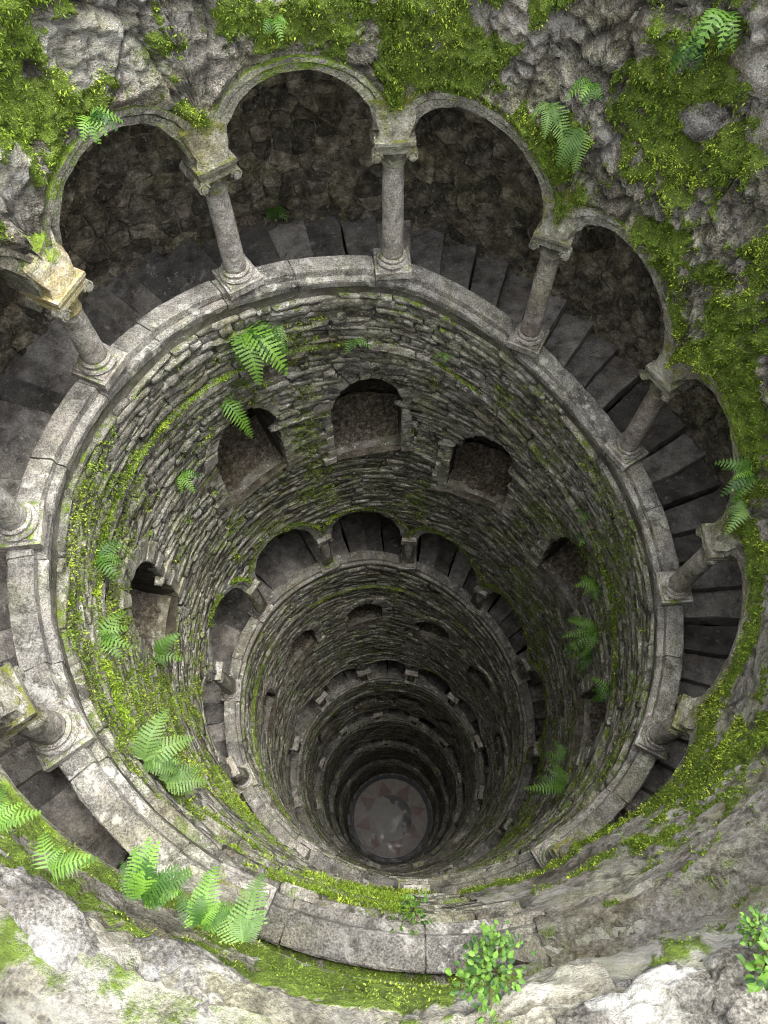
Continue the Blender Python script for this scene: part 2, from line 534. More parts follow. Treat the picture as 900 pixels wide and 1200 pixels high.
# stones
OUT8 = np.array([(-1, -.55), (-.8, -1), (.8, -1), (1, -.55), (1, .55), (.8, 1), (-.8, 1), (-1, .55)])
def _tmpl():
    F = []
    for r in range(2):
        for k in range(8):
            a, b = r * 8 + k, r * 8 + (k + 1) % 8
            F += [(a, b, b + 8), (a, b + 8, a + 8)]
    for k in range(8):
        F.append((16 + k, 16 + (k + 1) % 8, 24))
    return np.array(F)
T_F = _tmpl()
def stones_geometry(phi0, z0, hw, hh, slope, prot, seed):
    """arrays of N stones -> verts (N,25,3)"""
    g = np.random.default_rng(seed)
    N = len(phi0)
    o = OUT8[None] + g.uniform(-.32, .32, (N, 8, 2)) * np.array([.5, 1.0])
    rings = []
    tx = g.uniform(-.5, .5, (N, 1)); ty = g.uniform(-.6, .6, (N, 1))
    for s, d in ((1.0, -.05), (1.0, .62), (.86, 1.0)):
        x = o[..., 0] * hw[:, None] * s
        y = o[..., 1] * hh[:, None] * s
        dep = np.where(d < 0, -.05, prot[:, None] * d * (1 + .35 * tx * o[..., 0] + .35 * ty * o[..., 1]) + g.uniform(-.006, .006, (N, 8)))
        rings.append((x, y, dep))
    x = np.concatenate([r[0] for r in rings] + [g.uniform(-.2, .2, (N, 1)) * hw[:, None]], 1)
    y = np.concatenate([r[1] for r in rings] + [g.uniform(-.2, .2, (N, 1)) * hh[:, None]], 1)
    d = np.concatenate([r[2] for r in rings] + [prot[:, None] * 1.08], 1)
    tilt = (slope + g.normal(0, .09, N))[:, None]
    phi = phi0[:, None] + x / 2.76
    z = z0[:, None] + y + tilt * x
    R = Rwall(phi, z)
    return pt(phi, R - d, z)
def course_stones(k, th_a, th_b, lmean, hmean, seed):
    g = random.Random(seed)
    out = []
    d = .30
    while d < 8.5:
        h = hmean * g.uniform(.62, 1.45)
        t = th_a + g.uniform(0, .1)
        while t < th_b:
            l = min(lmean * math.exp(g.gauss(0, .5)), lmean * 2.6)
            tc = t + l / 2 / 2.76
            out.append((tc, d + h / 2, l / 2, h / 2 * g.uniform(.92, 1.06)))
            t += (l + .004) / 2.76
        d += h + .003
    a = np.array(out)
    th, dd, hw, hh = a.T
    th2 = th + (np.random.default_rng(seed).normal(0, .004, len(th)))
    z = Z(th2) - dd - .02 * np.sin(th2 * 9 + dd * 3)
    sl = (Z(th2 + .02) - Z(th2 - .02)) / .04 / 2.76
    az, ins = arch_z(th2 + TAU, .19)
    keep = (z - hh > Z(th2 + TAU) + .28) & ~in_gallery(th2, z, .17) & ~in_niche(th2, z, .15)
    keep &= z > ZFLOOR + .3
    # stop where the spandrel meets the capitals
    keep &= z > imp(np.round((th2 + TAU - TH0) / DTH)) - .02
    return th2[keep], z[keep], hw[keep], hh[keep], sl[keep]
CAMP = np.array(M.translation)
bands = [(0, TH_START, TAU + .02, .235, .082, 21), (1, TAU, 2 * TAU, .25, .09, 22), (2, 2 * TAU, 3 * TAU, .27, .10, 23),
         (3, 3 * TAU, min(4 * TAU, TH_END), .36, .15, 24), (4, 4 * TAU, min(5 * TAU, TH_END), .40, .17, 25), (5, 5 * TAU, TH_END, .42, .18, 26)]
acc_v, acc_r = [], []
for k, ta, tb, lm_, hm_, sd_ in bands:
    if tb <= ta: continue
    th, z, hw, hh, sl = course_stones(k, ta, tb, lm_, hm_, sd_)
    g = np.random.default_rng(sd_)
    prot = g.uniform(.008, .042, len(th)) * (1.15 if k == 0 else 1)
    V = stones_geometry(th, z, hw, hh, sl, prot, sd_)
    rnd = g.uniform(0, 1, len(th))
    if k == 0:
        c = V[:, 24]
        dv = c - CAMP
        dist = np.linalg.norm(dv, axis=1)
        nrm = -c * np.array([1, 1, 0]); nrm /= np.linalg.norm(nrm, axis=1, keepdims=True)
        facing = np.clip(-(dv * nrm).sum(1) / dist, 0, 1)
        score = hw * hh * facing / dist ** 2
        big = np.argsort(-score)[:300]
        for b in big:
            me = make_mesh('stone', V[b], T_F, M_MASON)
            o = link('stone', me, shaft)
        m = np.ones(len(th), bool); m[big] = False
        V, rnd = V[m], rnd[m]
    acc_v.append(V); acc_r.append(rnd)
V = np.concatenate(acc_v)
rnd = np.concatenate(acc_r)
N = len(V)
F = (T_F[None] + (np.arange(N) * 25)[:, None, None]).reshape(-1, 3)
o = obj('masonry_stones', V.reshape(-1, 3), F, M_MASON, shaft, attrs={'rnd': np.repeat(rnd, 25)})
o['kind'] = 'stuff'
print('stones', N)

# string course: the narrow ledge under each balustrade
def sweep(th, prof_r, prof_z, closed=True, rfun=RI, zfun=Z, jr=0, seed=0):
    """sweep a profile (offsets inward from rfun, z offsets) along theta"""
    th = np.asarray(th)
    nu, nv = len(th), len(prof_r)
    g = np.random.default_rng(seed)
    R = rfun(th)[:, None] - np.array(prof_r)[None] + g.normal(0, 1, (nu, nv)) * jr
    ZZ = zfun(th)[:, None] + np.array(prof_z)[None] + g.normal(0, 1, (nu, nv)) * jr
    V = pt(np.repeat(th[:, None], nv, 1), R, ZZ).reshape(-1, 3)
    F = []
    for a in range(nu - 1):
        for b in range(nv if closed else nv - 1):
            c = (b + 1) % nv
            F.append((a * nv + b, a * nv + c, (a + 1) * nv + c, (a + 1) * nv + b))
    if closed:
        F.append(tuple(range(nv))[::-1])
        F.append(tuple((nu - 1) * nv + b for b in range(nv)))
    return V, F
def ledge_d(t): return np.interp(t, [0, 2.4, 3.4, 4.2, 5, 6.3, 7], [1.05, 1.05, 1.15, 1.6, 1.9, 1.5, 1.3])
t = .2
k = 0
while t < 2.6 * TAU:
    L = random.uniform(.12, .26)
    pr = random.uniform(.05, .10)
    hh = random.uniform(.035, .055)
    dz = random.uniform(-.012, .012)
    V, F = sweep(np.linspace(t, t + L - .006, 4), [-.03, pr, pr * .95, -.03], [-hh, -hh, hh * .8, hh], zfun=lambda q: Z(q) - ledge_d(q) + dz, rfun=lambda q: Rwall(q, Z(q) - ledge_d(q)), jr=.005, seed=k)
    obj('ledge_stone', V, F, M_MASON, shaft)
    t += L
    k += 1

# ------------------------------------------------------------------ niches
for n, (tc, zt, zb, w, lev) in enumerate(NICHES):
    Rm = float(Rwall(tc, (zt + zb) / 2))
    wa = w / 2.8
    # outline, counter-clockwise seen from the shaft
    us = np.linspace(-1, 1, 13)
    top = [(u * w, zt - float(niche_head(u, w))) for u in us]
    outl = [(-w, zb)] + top + [(w, zb)]
    xs = np.array([p[0] for p in outl]); zs = np.array([p[1] for p in outl])
    depth = .85
    rows = []
    for dd, sc in ((-.02, 1.0), (.18, .97), (.5, .95), (depth, .9)):
        rows.append(pt(tc + xs * sc / 2.8, Rm + dd, (zs - zb) * sc + zb))
    V = np.concatenate(rows)
    m = len(outl)
    F = []
    for r in range(3):
        for q in range(m):
            F.append((r * m + q, r * m + (q + 1) % m, (r + 1) * m + (q + 1) % m, (r + 1) * m + q))
    F.append(tuple(3 * m + q for q in range(m)))
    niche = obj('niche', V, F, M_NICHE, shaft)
    # sill slab
    th = np.linspace(tc - wa * 1.0, tc + wa * 1.0, 7)
    V, F = sweep(th, [-.03, -.035, -.30, -.30], [-.06, -.005, .05, -.06], rfun=lambda q: Rm + 0 * q, zfun=lambda q: zb + 0 * q)
    obj('sill', V, F, M_SILL, niche)
    # litter heaped at the back
    nu, nv = 18, 12
    U, W = np.meshgrid(np.linspace(-.93, .93, nu), np.linspace(0, 1, nv), indexing='ij')
    hgt = -.03 + .52 * W ** 1.1 * (1 - .25 * U * U) + .10 * (fbm(np.stack([U * 2.2, W * 2.2, 0 * U + n * 7], -1), 3, 8) - .5)
    PV = pt(tc + U * wa, Rm + .10 + W * .55, zb + hgt)
    PV[..., 2] += (fbm(PV * 14, 3, n) - .5) * .07
    o = obj('litter', PV.reshape(-1, 3), grid_faces(nu, nv), M_GRAVEL, niche)
    o['kind'] = 'stuff'
    if lev > 2: continue
    # voussoirs round the head
    nvs = 9
    g = random.Random(n)
    Rf = Rm
    def outline(a, grow):                     # a: -90..90 degrees across the head
        u = math.sin(a) * .995
        x = u * (w + grow)
        z = zt + grow * 1.0 - float(niche_head(u, w + grow))
        return x, z
    angs = np.radians(np.linspace(-72, 72, nvs + 1))
    for q in range(nvs):
        a0, a1 = angs[q] + .012, angs[q + 1] - .012
        gi, go = .0, g.uniform(.22, .30)
        pr = g.uniform(.045, .07)
        quad = [outline(a0, gi), outline(a1, gi), outline(a1, go), outline(a0, go)]
        V = []
        for dep, s in ((-.10, 1.0), (pr * .7, 1.0), (pr, .86)):
            cx_ = sum(p[0] for p in quad) / 4; cz_ = sum(p[1] for p in quad) / 4
            for x, z in quad:
                x = cx_ + (x - cx_) * s + g.uniform(-.006, .006); z = cz_ + (z - cz_) * s + g.uniform(-.006, .006)
                V.append(pt(np.array(tc + x / 2.8), Rf - dep, z))
        F = [(0, 1, 5, 4), (1, 2, 6, 5), (2, 3, 7, 6), (3, 0, 4, 7), (4, 5, 9, 8), (5, 6, 10, 9), (6, 7, 11, 10), (7, 4, 8, 11), (8, 9, 10, 11)]
        obj('voussoir', np.array(V), F, M_VOUS, niche)
    for side in (-1, 1):
        z = zb - .04
        ztop = outline(angs[0], 0)[1] - .01
        q = 0
        while z < ztop - .05:
            h = min(g.uniform(.11, .19), ztop - z)
            wd = g.uniform(.10, .15) if q % 2 else g.uniform(.17, .24)
            pr = g.uniform(.025, .05)
            x0, x1 = side * (w - .005), side * (w + wd)
            quad = [(min(x0, x1), z + .006), (max(x0, x1), z + .006), (max(x0, x1), z + h - .006), (min(x0, x1), z + h - .006)]
            cx_ = (x0 + x1) / 2; cz_ = z + h / 2
            V = []
            for dep, s in ((-.10, 1.0), (pr * .7, 1.0), (pr, .86)):
                for x, zz in quad:
                    V.append(pt(np.array(tc + (cx_ + (x - cx_) * s + g.uniform(-.008, .008)) / 2.8), Rf - dep, cz_ + (zz - cz_) * s + g.uniform(-.006, .006)))
            F = [(0, 1, 5, 4), (1, 2, 6, 5), (2, 3, 7, 6), (3, 0, 4, 7), (4, 5, 9, 8), (5, 6, 10, 9), (6, 7, 11, 10), (7, 4, 8, 11), (8, 9, 10, 11)]
            obj('jamb_stone', np.array(V), F, M_VOUS, niche)
            z += h
            q += 1

# ------------------------------------------------------------------ arcades: one arch per bay
AG = np.random.default_rng(77)
def arch_mesh(i, thick=.26, ring=.12, front=.02):
    ta, tb = colth(i), colth(i + 1)
    tm = (ta + tb) / 2
    n = 26
    us = np.sin(np.linspace(-PI / 2, PI / 2, n))
    V, F = [], []
    sa, sb = float(imp(i)), float(imp(i + 1))
    ri = float(rise(i + .5))
    rows = []
    hw_out = DTH / 2 - .002
    for u in us:
        tin = tm + u * HALF
        f = (tin - ta) / DTH
        zi = sa * (1 - f) + sb * f + ri * math.sqrt(max(0, 1 - u * u))
        tout = tm + u * hw_out
        f = (tout - ta) / DTH
        zo = sa * (1 - f) + sb * f + (ri + ring) * math.sqrt(max(0, 1 - u * u)) + .0
        rf = float(RF(tin)) - front
        row = []
        dz = zo - zi
        for (tt, zz, rr2) in ((tin, zi, rf + thick), (tin, zi + .0, rf + .03), (tin, zi + .02, rf), (tin + (tout - tin) * .55, zi + dz * .55, rf),
                              (tin + (tout - tin) * .62, zi + dz * .62, rf + .018), (tin + (tout - tin) * .70, zi + dz * .70, rf - .012), (tout, zo, rf - .012), (tout, zo + .012, rf + .12)):
            row.append(pt(np.array(tt + AG.normal(0, .0022)), rr2 + AG.normal(0, .003), zz + AG.normal(0, .003)))
        rows.append(row)
    m = len(rows[0])
    V = np.array(rows).reshape(-1, 3)
    F = [(a * m + b, a * m + b + 1, (a + 1) * m + b + 1, (a + 1) * m + b) for a in range(n - 1) for b in range(m - 1)]
    return V, F
rimwall = empty('rim_wall', (0, 0, 0), 'rough moss covered wall above the top arcade of round arches', 'wall')
n_bays = int((TH_END - TH0) / DTH)
for i in range(-2, n_bays):
    V, F = arch_mesh(i)
    first = colth(i + .5) < TAU + TH_START
    obj('arch', V, F, M_ARCH if first else M_ARCHD, rimwall if first else shaft)
    if not first and colth(i) < 2.2 * TAU:
        pass

# gallery vaults and rear walls
gal = empty('gallery_wall', (0, 0, 0), 'dark rubble wall and vault at the back of the spiral stair', 'wall')
def gallery_strip(t0, t1, nu, name):
    th = np.linspace(t0, t1, nu)
    ro = RO(th) + 1.03
    prof = []
    zs = [-1.1, -.5, .1, .7, 1.3, 1.75]
    for z in zs: prof.append((ro, Z(th) + z))
    top = 2.25 + .0 * th
    for f, dz in ((.85, 2.0), (.55, 2.2), (.25, 2.15), (.10, 2.05)):
        prof.append((RO(th) + f * 1.03, Z(th) + dz + np.interp(th, [5, 8], [0, .35])))
    prof.append((RO(th) + .06, Z(th) + 1.9 + np.interp(th, [5, 8], [0, .35])))
    V = np.stack([pt(th, r, z) for r, z in prof], 1)
    disp = (fbm(V * 2.4, 4, 9) - .5) * .12
    nrm = -V * np.array([1, 1, 0]); nrm /= np.linalg.norm(nrm, axis=-1, keepdims=True)
    V = V + nrm * disp[..., None]
    return obj(name, V.reshape(-1, 3), grid_faces(nu, len(prof)), M_RUBMORT, gal, smooth=True)
gallery_strip(-.6, TAU, 130, 'vault')
gallery_strip(TAU, TH_END, 300, 'vault')

# rubble of the rear wall: fitted, uneven stones
g = random.Random(4)
pts = []
y = -.62
while y < 1.9:
    hrow = g.uniform(.10, .19)
    x = .8 * 3.9 + g.uniform(0, .2)
    while x < 5.45 * 3.9:
        wd = g.uniform(.12, .36)
        pts.append((x + wd / 2, y + hrow / 2 + g.uniform(-.045, .045)))
        x += wd
    y += hrow * .92
def clip_poly(poly, nx, ny, c):
    out = []
    for k in range(len(poly)):
        a, b2 = poly[k], poly[(k + 1) % len(poly)]
        da, db = a[0] * nx + a[1] * ny - c, b2[0] * nx + b2[1] * ny - c
        if da <= 0: out.append(a)
        if da * db < 0:
            t = da / (da - db)
            out.append((a[0] + (b2[0] - a[0]) * t, a[1] + (b2[1] - a[1]) * t))
    return out
cells = []
PA = np.array(pts)
for i, (px_, py_) in enumerate(pts):
    poly = [(px_ - .3, py_ - .22), (px_ + .3, py_ - .22), (px_ + .3, py_ + .22), (px_ - .3, py_ + .22)]
    near = np.nonzero((np.abs(PA[:, 0] - px_) < .62) & (np.abs(PA[:, 1] - py_) < .5))[0]
    for j in near:
        if j == i: continue
        nx, ny = PA[j, 0] - px_, (PA[j, 1] - py_) * 1.0
        L2 = math.hypot(nx, ny)
        mx, my = (PA[j, 0] + px_) / 2, (PA[j, 1] + py_) / 2
        poly = clip_poly(poly, nx / L2, ny / L2, (mx * nx + my * ny) / L2 - .006)
        if len(poly) < 3: break
    if len(poly) < 3: continue
    ar = abs(sum(poly[k][0] * poly[(k + 1) % len(poly)][1] - poly[(k + 1) % len(poly)][0] * poly[k][1] for k in range(len(poly)))) / 2
    if ar < .006: continue
    cells.append((ar, poly))
def cell_mesh(poly, gg):
    # cut the corners and roughen the outline
    pl = []
    m = len(poly)
    for k in range(m):
        a, b2 = poly[k], poly[(k + 1) % m]
        for f in (.14, .5, .86):
            pl.append((a[0] + (b2[0] - a[0]) * f + gg.uniform(-.012, .012), a[1] + (b2[1] - a[1]) * f + gg.uniform(-.012, .012)))
    m = len(pl)
    cx_ = sum(p[0] for p in pl) / m; cy_ = sum(p[1] for p in pl) / m
    pr = gg.uniform(.015, .06)
    V = []
    for sc, d in ((1.0, -.10), (.97, pr * .55), (.78, pr)):
        for x, y in pl:
            V.append((cx_ + (x - cx_) * sc, cy_ + (y - cy_) * sc, d + gg.uniform(-.012, .012)))
    V.append((cx_, cy_, pr * 1.05))
    V = np.array(V)
    th = V[:, 0] / 3.9
    W = pt(th, RO(th) + 1.03 - V[:, 2], Z(th) + V[:, 1])
    F = []
    for r in range(2):
        for k in range(m):
            F.append((r * m + k, r * m + (k + 1) % m, (r + 1) * m + (k + 1) % m, (r + 1) * m + k))
    F += [(2 * m + k, 2 * m + (k + 1) % m, 3 * m) for k in range(m)]
    return W, F
def seen(c):                                   # how large a stone shows through the arches
    x = c[1][0][0] / 3.9
    return c[0] * (1 if 1.9 < x < 4.6 and -.5 < c[1][0][1] < 1.3 else .1)
cells.sort(key=seen, reverse=True)
tv_, tf_, tr_ = [], [], []
o_ = 0
for q, (ar, poly) in enumerate(cells):
    W, F = cell_mesh(poly, g)
    if q < 295:
        obj('rubble_stone', W, F, M_RUBBLE, gal)
    else:
        tv_.append(W); tf_ += [tuple(i + o_ for i in f) for f in F]; o_ += len(W)
        tr_ += [g.random()] * len(W)
o = obj('rubble_infill', np.concatenate(tv_), tf_, M_RUBBLE, gal, attrs={'rnd': np.array(tr_)})
o['kind'] = 'stuff'
print('rubble', len(cells))

# ------------------------------------------------------------------ stairs
stairs = empty('spiral_stair', (0, 0, 0), 'worn dark stone stair winding down behind the balustrade', 'staircase')
STEP = DTH / 5
n_steps = int((TH_END + .3) / STEP)
g = random.Random(9)
ths, t_ = [], .51
while t_ < TH_END + .1:
    ths.append(t_)
    t_ += DTH / 8 if t_ < 2.45 else STEP * (.93 if t_ < TAU else 1.0)
ths.append(t_)
rest_v, rest_f = [], []
for k, t0 in enumerate(ths[:-1]):
    t1 = t0 + (ths[k + 1] - t0) * (1.0 if t0 > 2.9 else .91)
    zt = float(Z(t0 + STEP / 2)) - (.5 if t0 > .52 else .03) + g.uniform(-.012, .012)
    r0, r1 = float(RO(t0)) - .1, float(RO(t0)) + 1.14
    skew = g.uniform(-.012, .012)
    V = []
    for z, e in ((zt - .30, 0), (zt - .010, 0), (zt, .006)):
        for (tt, rr2) in ((t0, r0), (t0 + skew, (r0 + r1) / 2), (t0 + skew * .5, r1), (t1, r1), (t1 + skew, (r0 + r1) / 2), (t1, r0)):
            a = tt + (e / rr2 if tt < t0 + .03 else -e / rr2)
            V.append(pt(np.array(a), rr2, z + g.uniform(-.006, .006) + ((.03 if t0 > 2.9 else .075) if tt > t0 + .03 else -.015)))
    F = [(b * 6 + q, b * 6 + (q + 1) % 6, (b + 1) * 6 + (q + 1) % 6, (b + 1) * 6 + q) for b in range(2) for q in range(6)]
    F.append((12, 13, 16, 17)); F.append((13, 14, 15, 16))
    if k < 295:
        obj('step', np.array(V), F, M_STEP, stairs)
    else:
        o_ = len(rest_v)
        rest_v += V
        rest_f += [tuple(i + o_ for i in f) for f in F]
if rest_v:
    o = obj('deep_steps', np.array(rest_v), rest_f, M_STEP, stairs)
    o['kind'] = 'stuff'

# ------------------------------------------------------------------ balustrade coping
parapet = empty('balustrade', (0, 0, 0), 'pale granite coping ring spiralling down along the stair', 'balustrade')
PR = [.0, .0, .012, .17, .182, .186, .235, .243, .236, .19, .10]
PZ = [-.62, -.012, .0, .0, -.012, -.085, -.10, -.115, -.185, -.20, -.62]
t = TH_START
k = 0
g = random.Random(31)
while t < TH_END:
    L = DTH / 2 * g.uniform(.93, 1.07)
    gap = .0018
    dr, dz = g.uniform(-.008, .008), g.uniform(-.006, .006)
    n = 8 if t < TAU else 6
    V, F = sweep(np.linspace(t + gap, t + L - gap, n), PR, PZ, rfun=lambda q: RO(q) + dr, zfun=lambda q: Z(q) + dz, jr=.0022, seed=k)
    obj('coping_stone', V, F, M_COPE, parapet)
    t += L
    k += 1

tc_ = np.arange(TH_START + .01, TH_END, .06)
V, F = sweep(tc_, [.01, .02, .17, .18, .225, .225, .10], [-.60, -.02, -.008, -.09, -.12, -.18, -.60], rfun=RO)
obj('bedding_mortar', V, F, M_SILL, parapet)
# ------------------------------------------------------------------ columns
def col_meshes():
    base = join(box(0, 0, .035, .172, .165, .04), box(0, 0, .085, .15, .145, .012, .95), lathe([(.118, .095), (.145, .10), (.155, .118), (.145, .136), (.12, .14), (.118, .15), (.128, .158), (.128, .172), (.112, .18)], 22))
    mb = make_mesh('base', np.array(base[0]), base[1], M_COL)
    prof = [(.112, .0), (.110, .03), (.1085, .3), (.104, .7), (.0985, .985), (.097, 1.0)]
    sh = lathe(prof, 24)
    ms = make_mesh('shaft', np.array(sh[0]), sh[1], M_COL, smooth=True)
    cp = join(lathe([(.098, -.03), (.118, -.025), (.122, -.008), (.110, .008), (.108, .04), (.125, .075), (.15, .11)], 22),
              lathe([(.15, .10), (.165, .12), (.168, .15), (.15, .165)], 4, True), box(0, 0, .175, .185, .175, .016), box(0, 0, .215, .165, .165, .03, 1.14), box(0, 0, .255, .19, .19, .016))
    mc = make_mesh('capital', np.array(cp[0]), cp[1], M_CAP)
    vo = []
    r0 = .062
    for k in range(26):                        # a rolled scroll: a spiral band
        a = k / 25 * TAU * 1.6
        r = r0 * (1 - .62 * k / 25)
        vo.append((r * math.cos(a), r * math.sin(a)))
    V = [(x, -.052, z) for x, z in vo] + [(x, .052, z) for x, z in vo] + [(x * .72, -.052, z * .72) for x, z in vo] + [(x * .72, .052, z * .72) for x, z in vo]
    n = len(vo)
    F = []
    for k in range(n - 1):
        F += [(k, k + 1, n + k + 1, n + k), (2 * n + k, 3 * n + k, 3 * n + k + 1, 2 * n + k + 1), (k, 2 * n + k, 2 * n + k + 1, k + 1), (n + k, n + k + 1, 3 * n + k + 1, 3 * n + k)]
    V2, F2 = lathe([(.030, -.060), (.030, .060)], 10)
    V2 = [(x, z, y) for x, y, z in V2]
    vv = join((V, F), (V2, F2))
    mv = make_mesh('volute', np.array(vv[0]), vv[1], M_CAP, smooth=False)
    allv = join(base, ([(x, y, .18 + z * .95) for x, y, z in lathe(prof, 14)[0]], lathe(prof, 14)[1]), ([(x, y, z + .16 + .95) for x, y, z in cp[0]], cp[1]))
    md = make_mesh('column', np.array(allv[0]), allv[1], M_COL)
    gi = np.random.default_rng(5)
    V, F = [], []
    L = 7
    for k in range(L):
        f = k / (L - 1)
        x = .128 + .09 * f ** 1.3
        y1 = .135 * (1 - f) ** .9 + .004
        ring = [(-x, -.15), (x, -.15), (x, 0), (x * .98, y1 * .8), (x * .8, y1), (x * .3, y1 * 1.03), (-x * .3, y1 * 1.03), (-x * .8, y1), (-x * .98, y1 * .8), (-x, 0)]
        V += [(a + gi.normal(0, .012), b + gi.normal(0, .012), f * .40 + gi.normal(0, .006) * (k > 0)) for a, b in ring]
    n = 10
    for k in range(L - 1):
        for q in range(n):
            F.append((k * n + q, k * n + (q + 1) % n, (k + 1) * n + (q + 1) % n, (k + 1) * n + q))
    F.append(tuple((L - 1) * n + q for q in range(n)))
    mi = make_mesh('impost', np.array(V), F, M_CAP, attrs={'moss': np.array([max(0, v[2] - .05) * 1.6 for v in V])})
    return mb, ms, mc, mv, md, mi
MB, MS, MC, MV, MD, MI = col_meshes()
MC2 = MC.copy()
MC2.materials[0] = M_COL
SPECIAL = {2: (M_COL, M_CAPY), 5: (M_COLRED, M_CAP), 6: (M_COLRED, M_CAP), 4: (M_COL, M_CAP)}
TOPLAB = {
    -1: 'stub of stone column half buried in ferns at the near lower left rim',
    0: 'short greenish column at the lower left, beside the dark stair gap under the mossy rim',
    1: 'column at the left edge of the picture, cut off by the frame above its base',
    2: 'stout column with a yellow stained scroll capital at the upper left of the top ring',
    3: 'tall column under a moss draped capital, between the two left upper arches',
    4: 'tall upright column at the top of the ring, between the two largest arches',
    5: 'reddish stained column on the upper right of the top ring, under pale lichen capital',
    6: 'leaning column on the right where the coping bends, next below the reddish one',
    7: 'column at the far right of the top ring, below the bright fern at the edge',
    8: 'short pale column at the right beside the broad green moss bank',
    9: 'lowest column of the top ring, its base just showing under the moss bank',
}
SECLAB = {
    10: 'first column of the second ring, under the near moss lip',
    11: 'dark column stub of the second ring tucked under the near wall, bottom centre left',
    12: 'column of the second ring at its lower left, just above the near wall lip',
    13: 'column of the second ring at the left, pointing outward under a low arch',
    14: 'column at the far left of the second ring',
    15: 'column at the upper left of the second ring beside the bright moss line',
    16: 'column of the second ring left of its topmost arch',
    17: 'column of the second ring right of its topmost arch',
    18: 'column at the upper right of the second ring',
    19: 'column at the right of the second ring, at its widest point',
    20: 'column at the lower right of the second ring above the fern',
    21: 'lowest right column of the second ring, dark against the stair',
}
for i in range(-1, n_bays + 1):
    th = float(colth(i))
    if th > TH_END - .3: break
    rc = float(RO(th)) - .108
    z = float(Z(th)) + .0
    hn = float(hneck(i))
    P_ = pt(np.array(th), rc, z)
    rz = -th
    if i <= 21:
        lab = TOPLAB.get(i) or SECLAB.get(i)
        c = empty('column', Vector(P_), lab, 'column', 'columns of the top arcade' if i <= 9 else 'columns of the second arcade')
        c.rotation_euler = (0, 0, rz)
        link('base', MB, c)
        s = link('shaft', MS, c, (0, 0, .175)); s.scale = (.9, .9, hn + PLINTH - .175)
        cp = link('capital', MC, c, (0, 0, PLINTH + hn)); cp.scale = (.86, .86, 1)
        if i > 9:
            cp.data = MC2
            cp.scale = (.70, .70, 1)
            s.scale = (.88, .88, s.scale[2])
        else:
            im = link('impost', MI, c, (0, 0, PLINTH + hn + CAP + .001))
        if i in SPECIAL:
            for o_, m_ in ((s, SPECIAL[i][0]), (cp, SPECIAL[i][1]), (im, SPECIAL[i][1])):
                o_.data = o_.data.copy()
                o_.data.materials[0] = m_
        for sx in (-1, 1):
            for sy in (-1, 1):
                v = link('volute', MV, cp, (sx * .165, sy * .13, .128))
                v.scale = (-sx, 1, 1)
    else:
        hour = (th / TAU * 12 + 6) % 12
        h2 = int(round(hour * 2)) % 24
        names = ['twelve', 'one', 'two', 'three', 'four', 'five', 'six', 'seven', 'eight', 'nine', 'ten', 'eleven']
        clock = names[h2 // 2] + " o'clock" if h2 % 2 == 0 else 'half past ' + names[h2 // 2]
        ring = ['third', 'fourth', 'fifth', 'sixth', 'seventh'][int((th - 2 * TAU) // TAU)]
        lab = f"small dark column on the {ring} ring down, at {clock} on its circle"
        c = link('column', MD, None, Vector(P_))
        c.rotation_euler = (0, 0, rz)
        c.scale = (1, 1, (PLINTH + hn + CAP) / 1.376)
        tag(c, lab, 'column', f'columns of the {ring} arcade', 'thing')

# ------------------------------------------------------------------ rough upper wall
nth, nt_ = 860, 84
tA, tB = TAU + TH_START - TAU, TAU + TH_START
th = np.linspace(.03, TAU + .03, nth)
def ext_z(t):
    b = (t - TH0) / DTH
    i = np.floor(b)
    f = b - i
    u = (f - .5) * DTH / (DTH / 2 - .002)
    spring = imp(i) * (1 - f) + imp(i + 1) * f
    z = spring + (rise(i + .5) + .12) * np.sqrt(np.clip(1 - u * u, 0, 1))
    # solid wall at the stair's start
    return np.where(t < TH_ARC0, Z(np.maximum(t, -.6)) - .05, z)
z0 = ext_z(np.where(th > TAU + .0, th, th)) - .01
z1 = rim_z(th)
tt = np.linspace(0, 1, nt_)
ZZ = z0[:, None] * (1 - tt) + z1[:, None] * tt
TT = np.repeat(th[:, None], nt_, 1)
RR = RF(th)[:, None] * (1 - sstep(tt, 0, .6)) + np.interp(th, [0, .8, 2.2, 3.5, 4.6, 6.4], [2.88, 2.92, 2.88, 2.76, 2.80, 2.88])[:, None] * sstep(tt, 0, .6)
zl = float(Z(0.0)) + .55 * np.clip((TAU + .03 - TT) / .6, 0, 2) ** 1.2
wl = sstep(TT, 5.62, 5.85)
RR = RR * (1 - wl) + wl * (2.77 + .08 * sstep(ZZ, -3.2, -1.8) + .22 * sstep(ZZ - zl, -.05, .05) - .27 * sstep(ZZ, -.7, .15))
w0 = 1 - sstep(TT, .03, .22)
RR = RR * (1 - w0) + w0 * (3.07 - .27 * sstep(ZZ, -.7, .15))
P0 = pt(TT, RR, ZZ)
rel = ZZ - z0[:, None]                        # height above the arch ring
def blob(t0, zc, st, sz): return np.exp(-((TT - t0) / st) ** 2 - ((ZZ - zc) / sz) ** 2)
mossf = .9 * fbm(P0 * 1.7, 5, 40) + .1
lip = np.exp(-((rel - .16) / .17) ** 2) * np.interp(TT, [-.2, .0, .15, .5, 1, 2, 3, 3.9, 4.5, 5.9, 6.3], [0, .1, .6, .8, .8, .25, .15, .3, .75, 1.0, .8])
dens = sstep(mossf, .40, .66) * 1.0 * np.interp(TT, [0, 2.2, 3.3, 4.2, 5, 6.2], [.4, 1.0, .95, .9, .8, .45]) + lip * 1.1
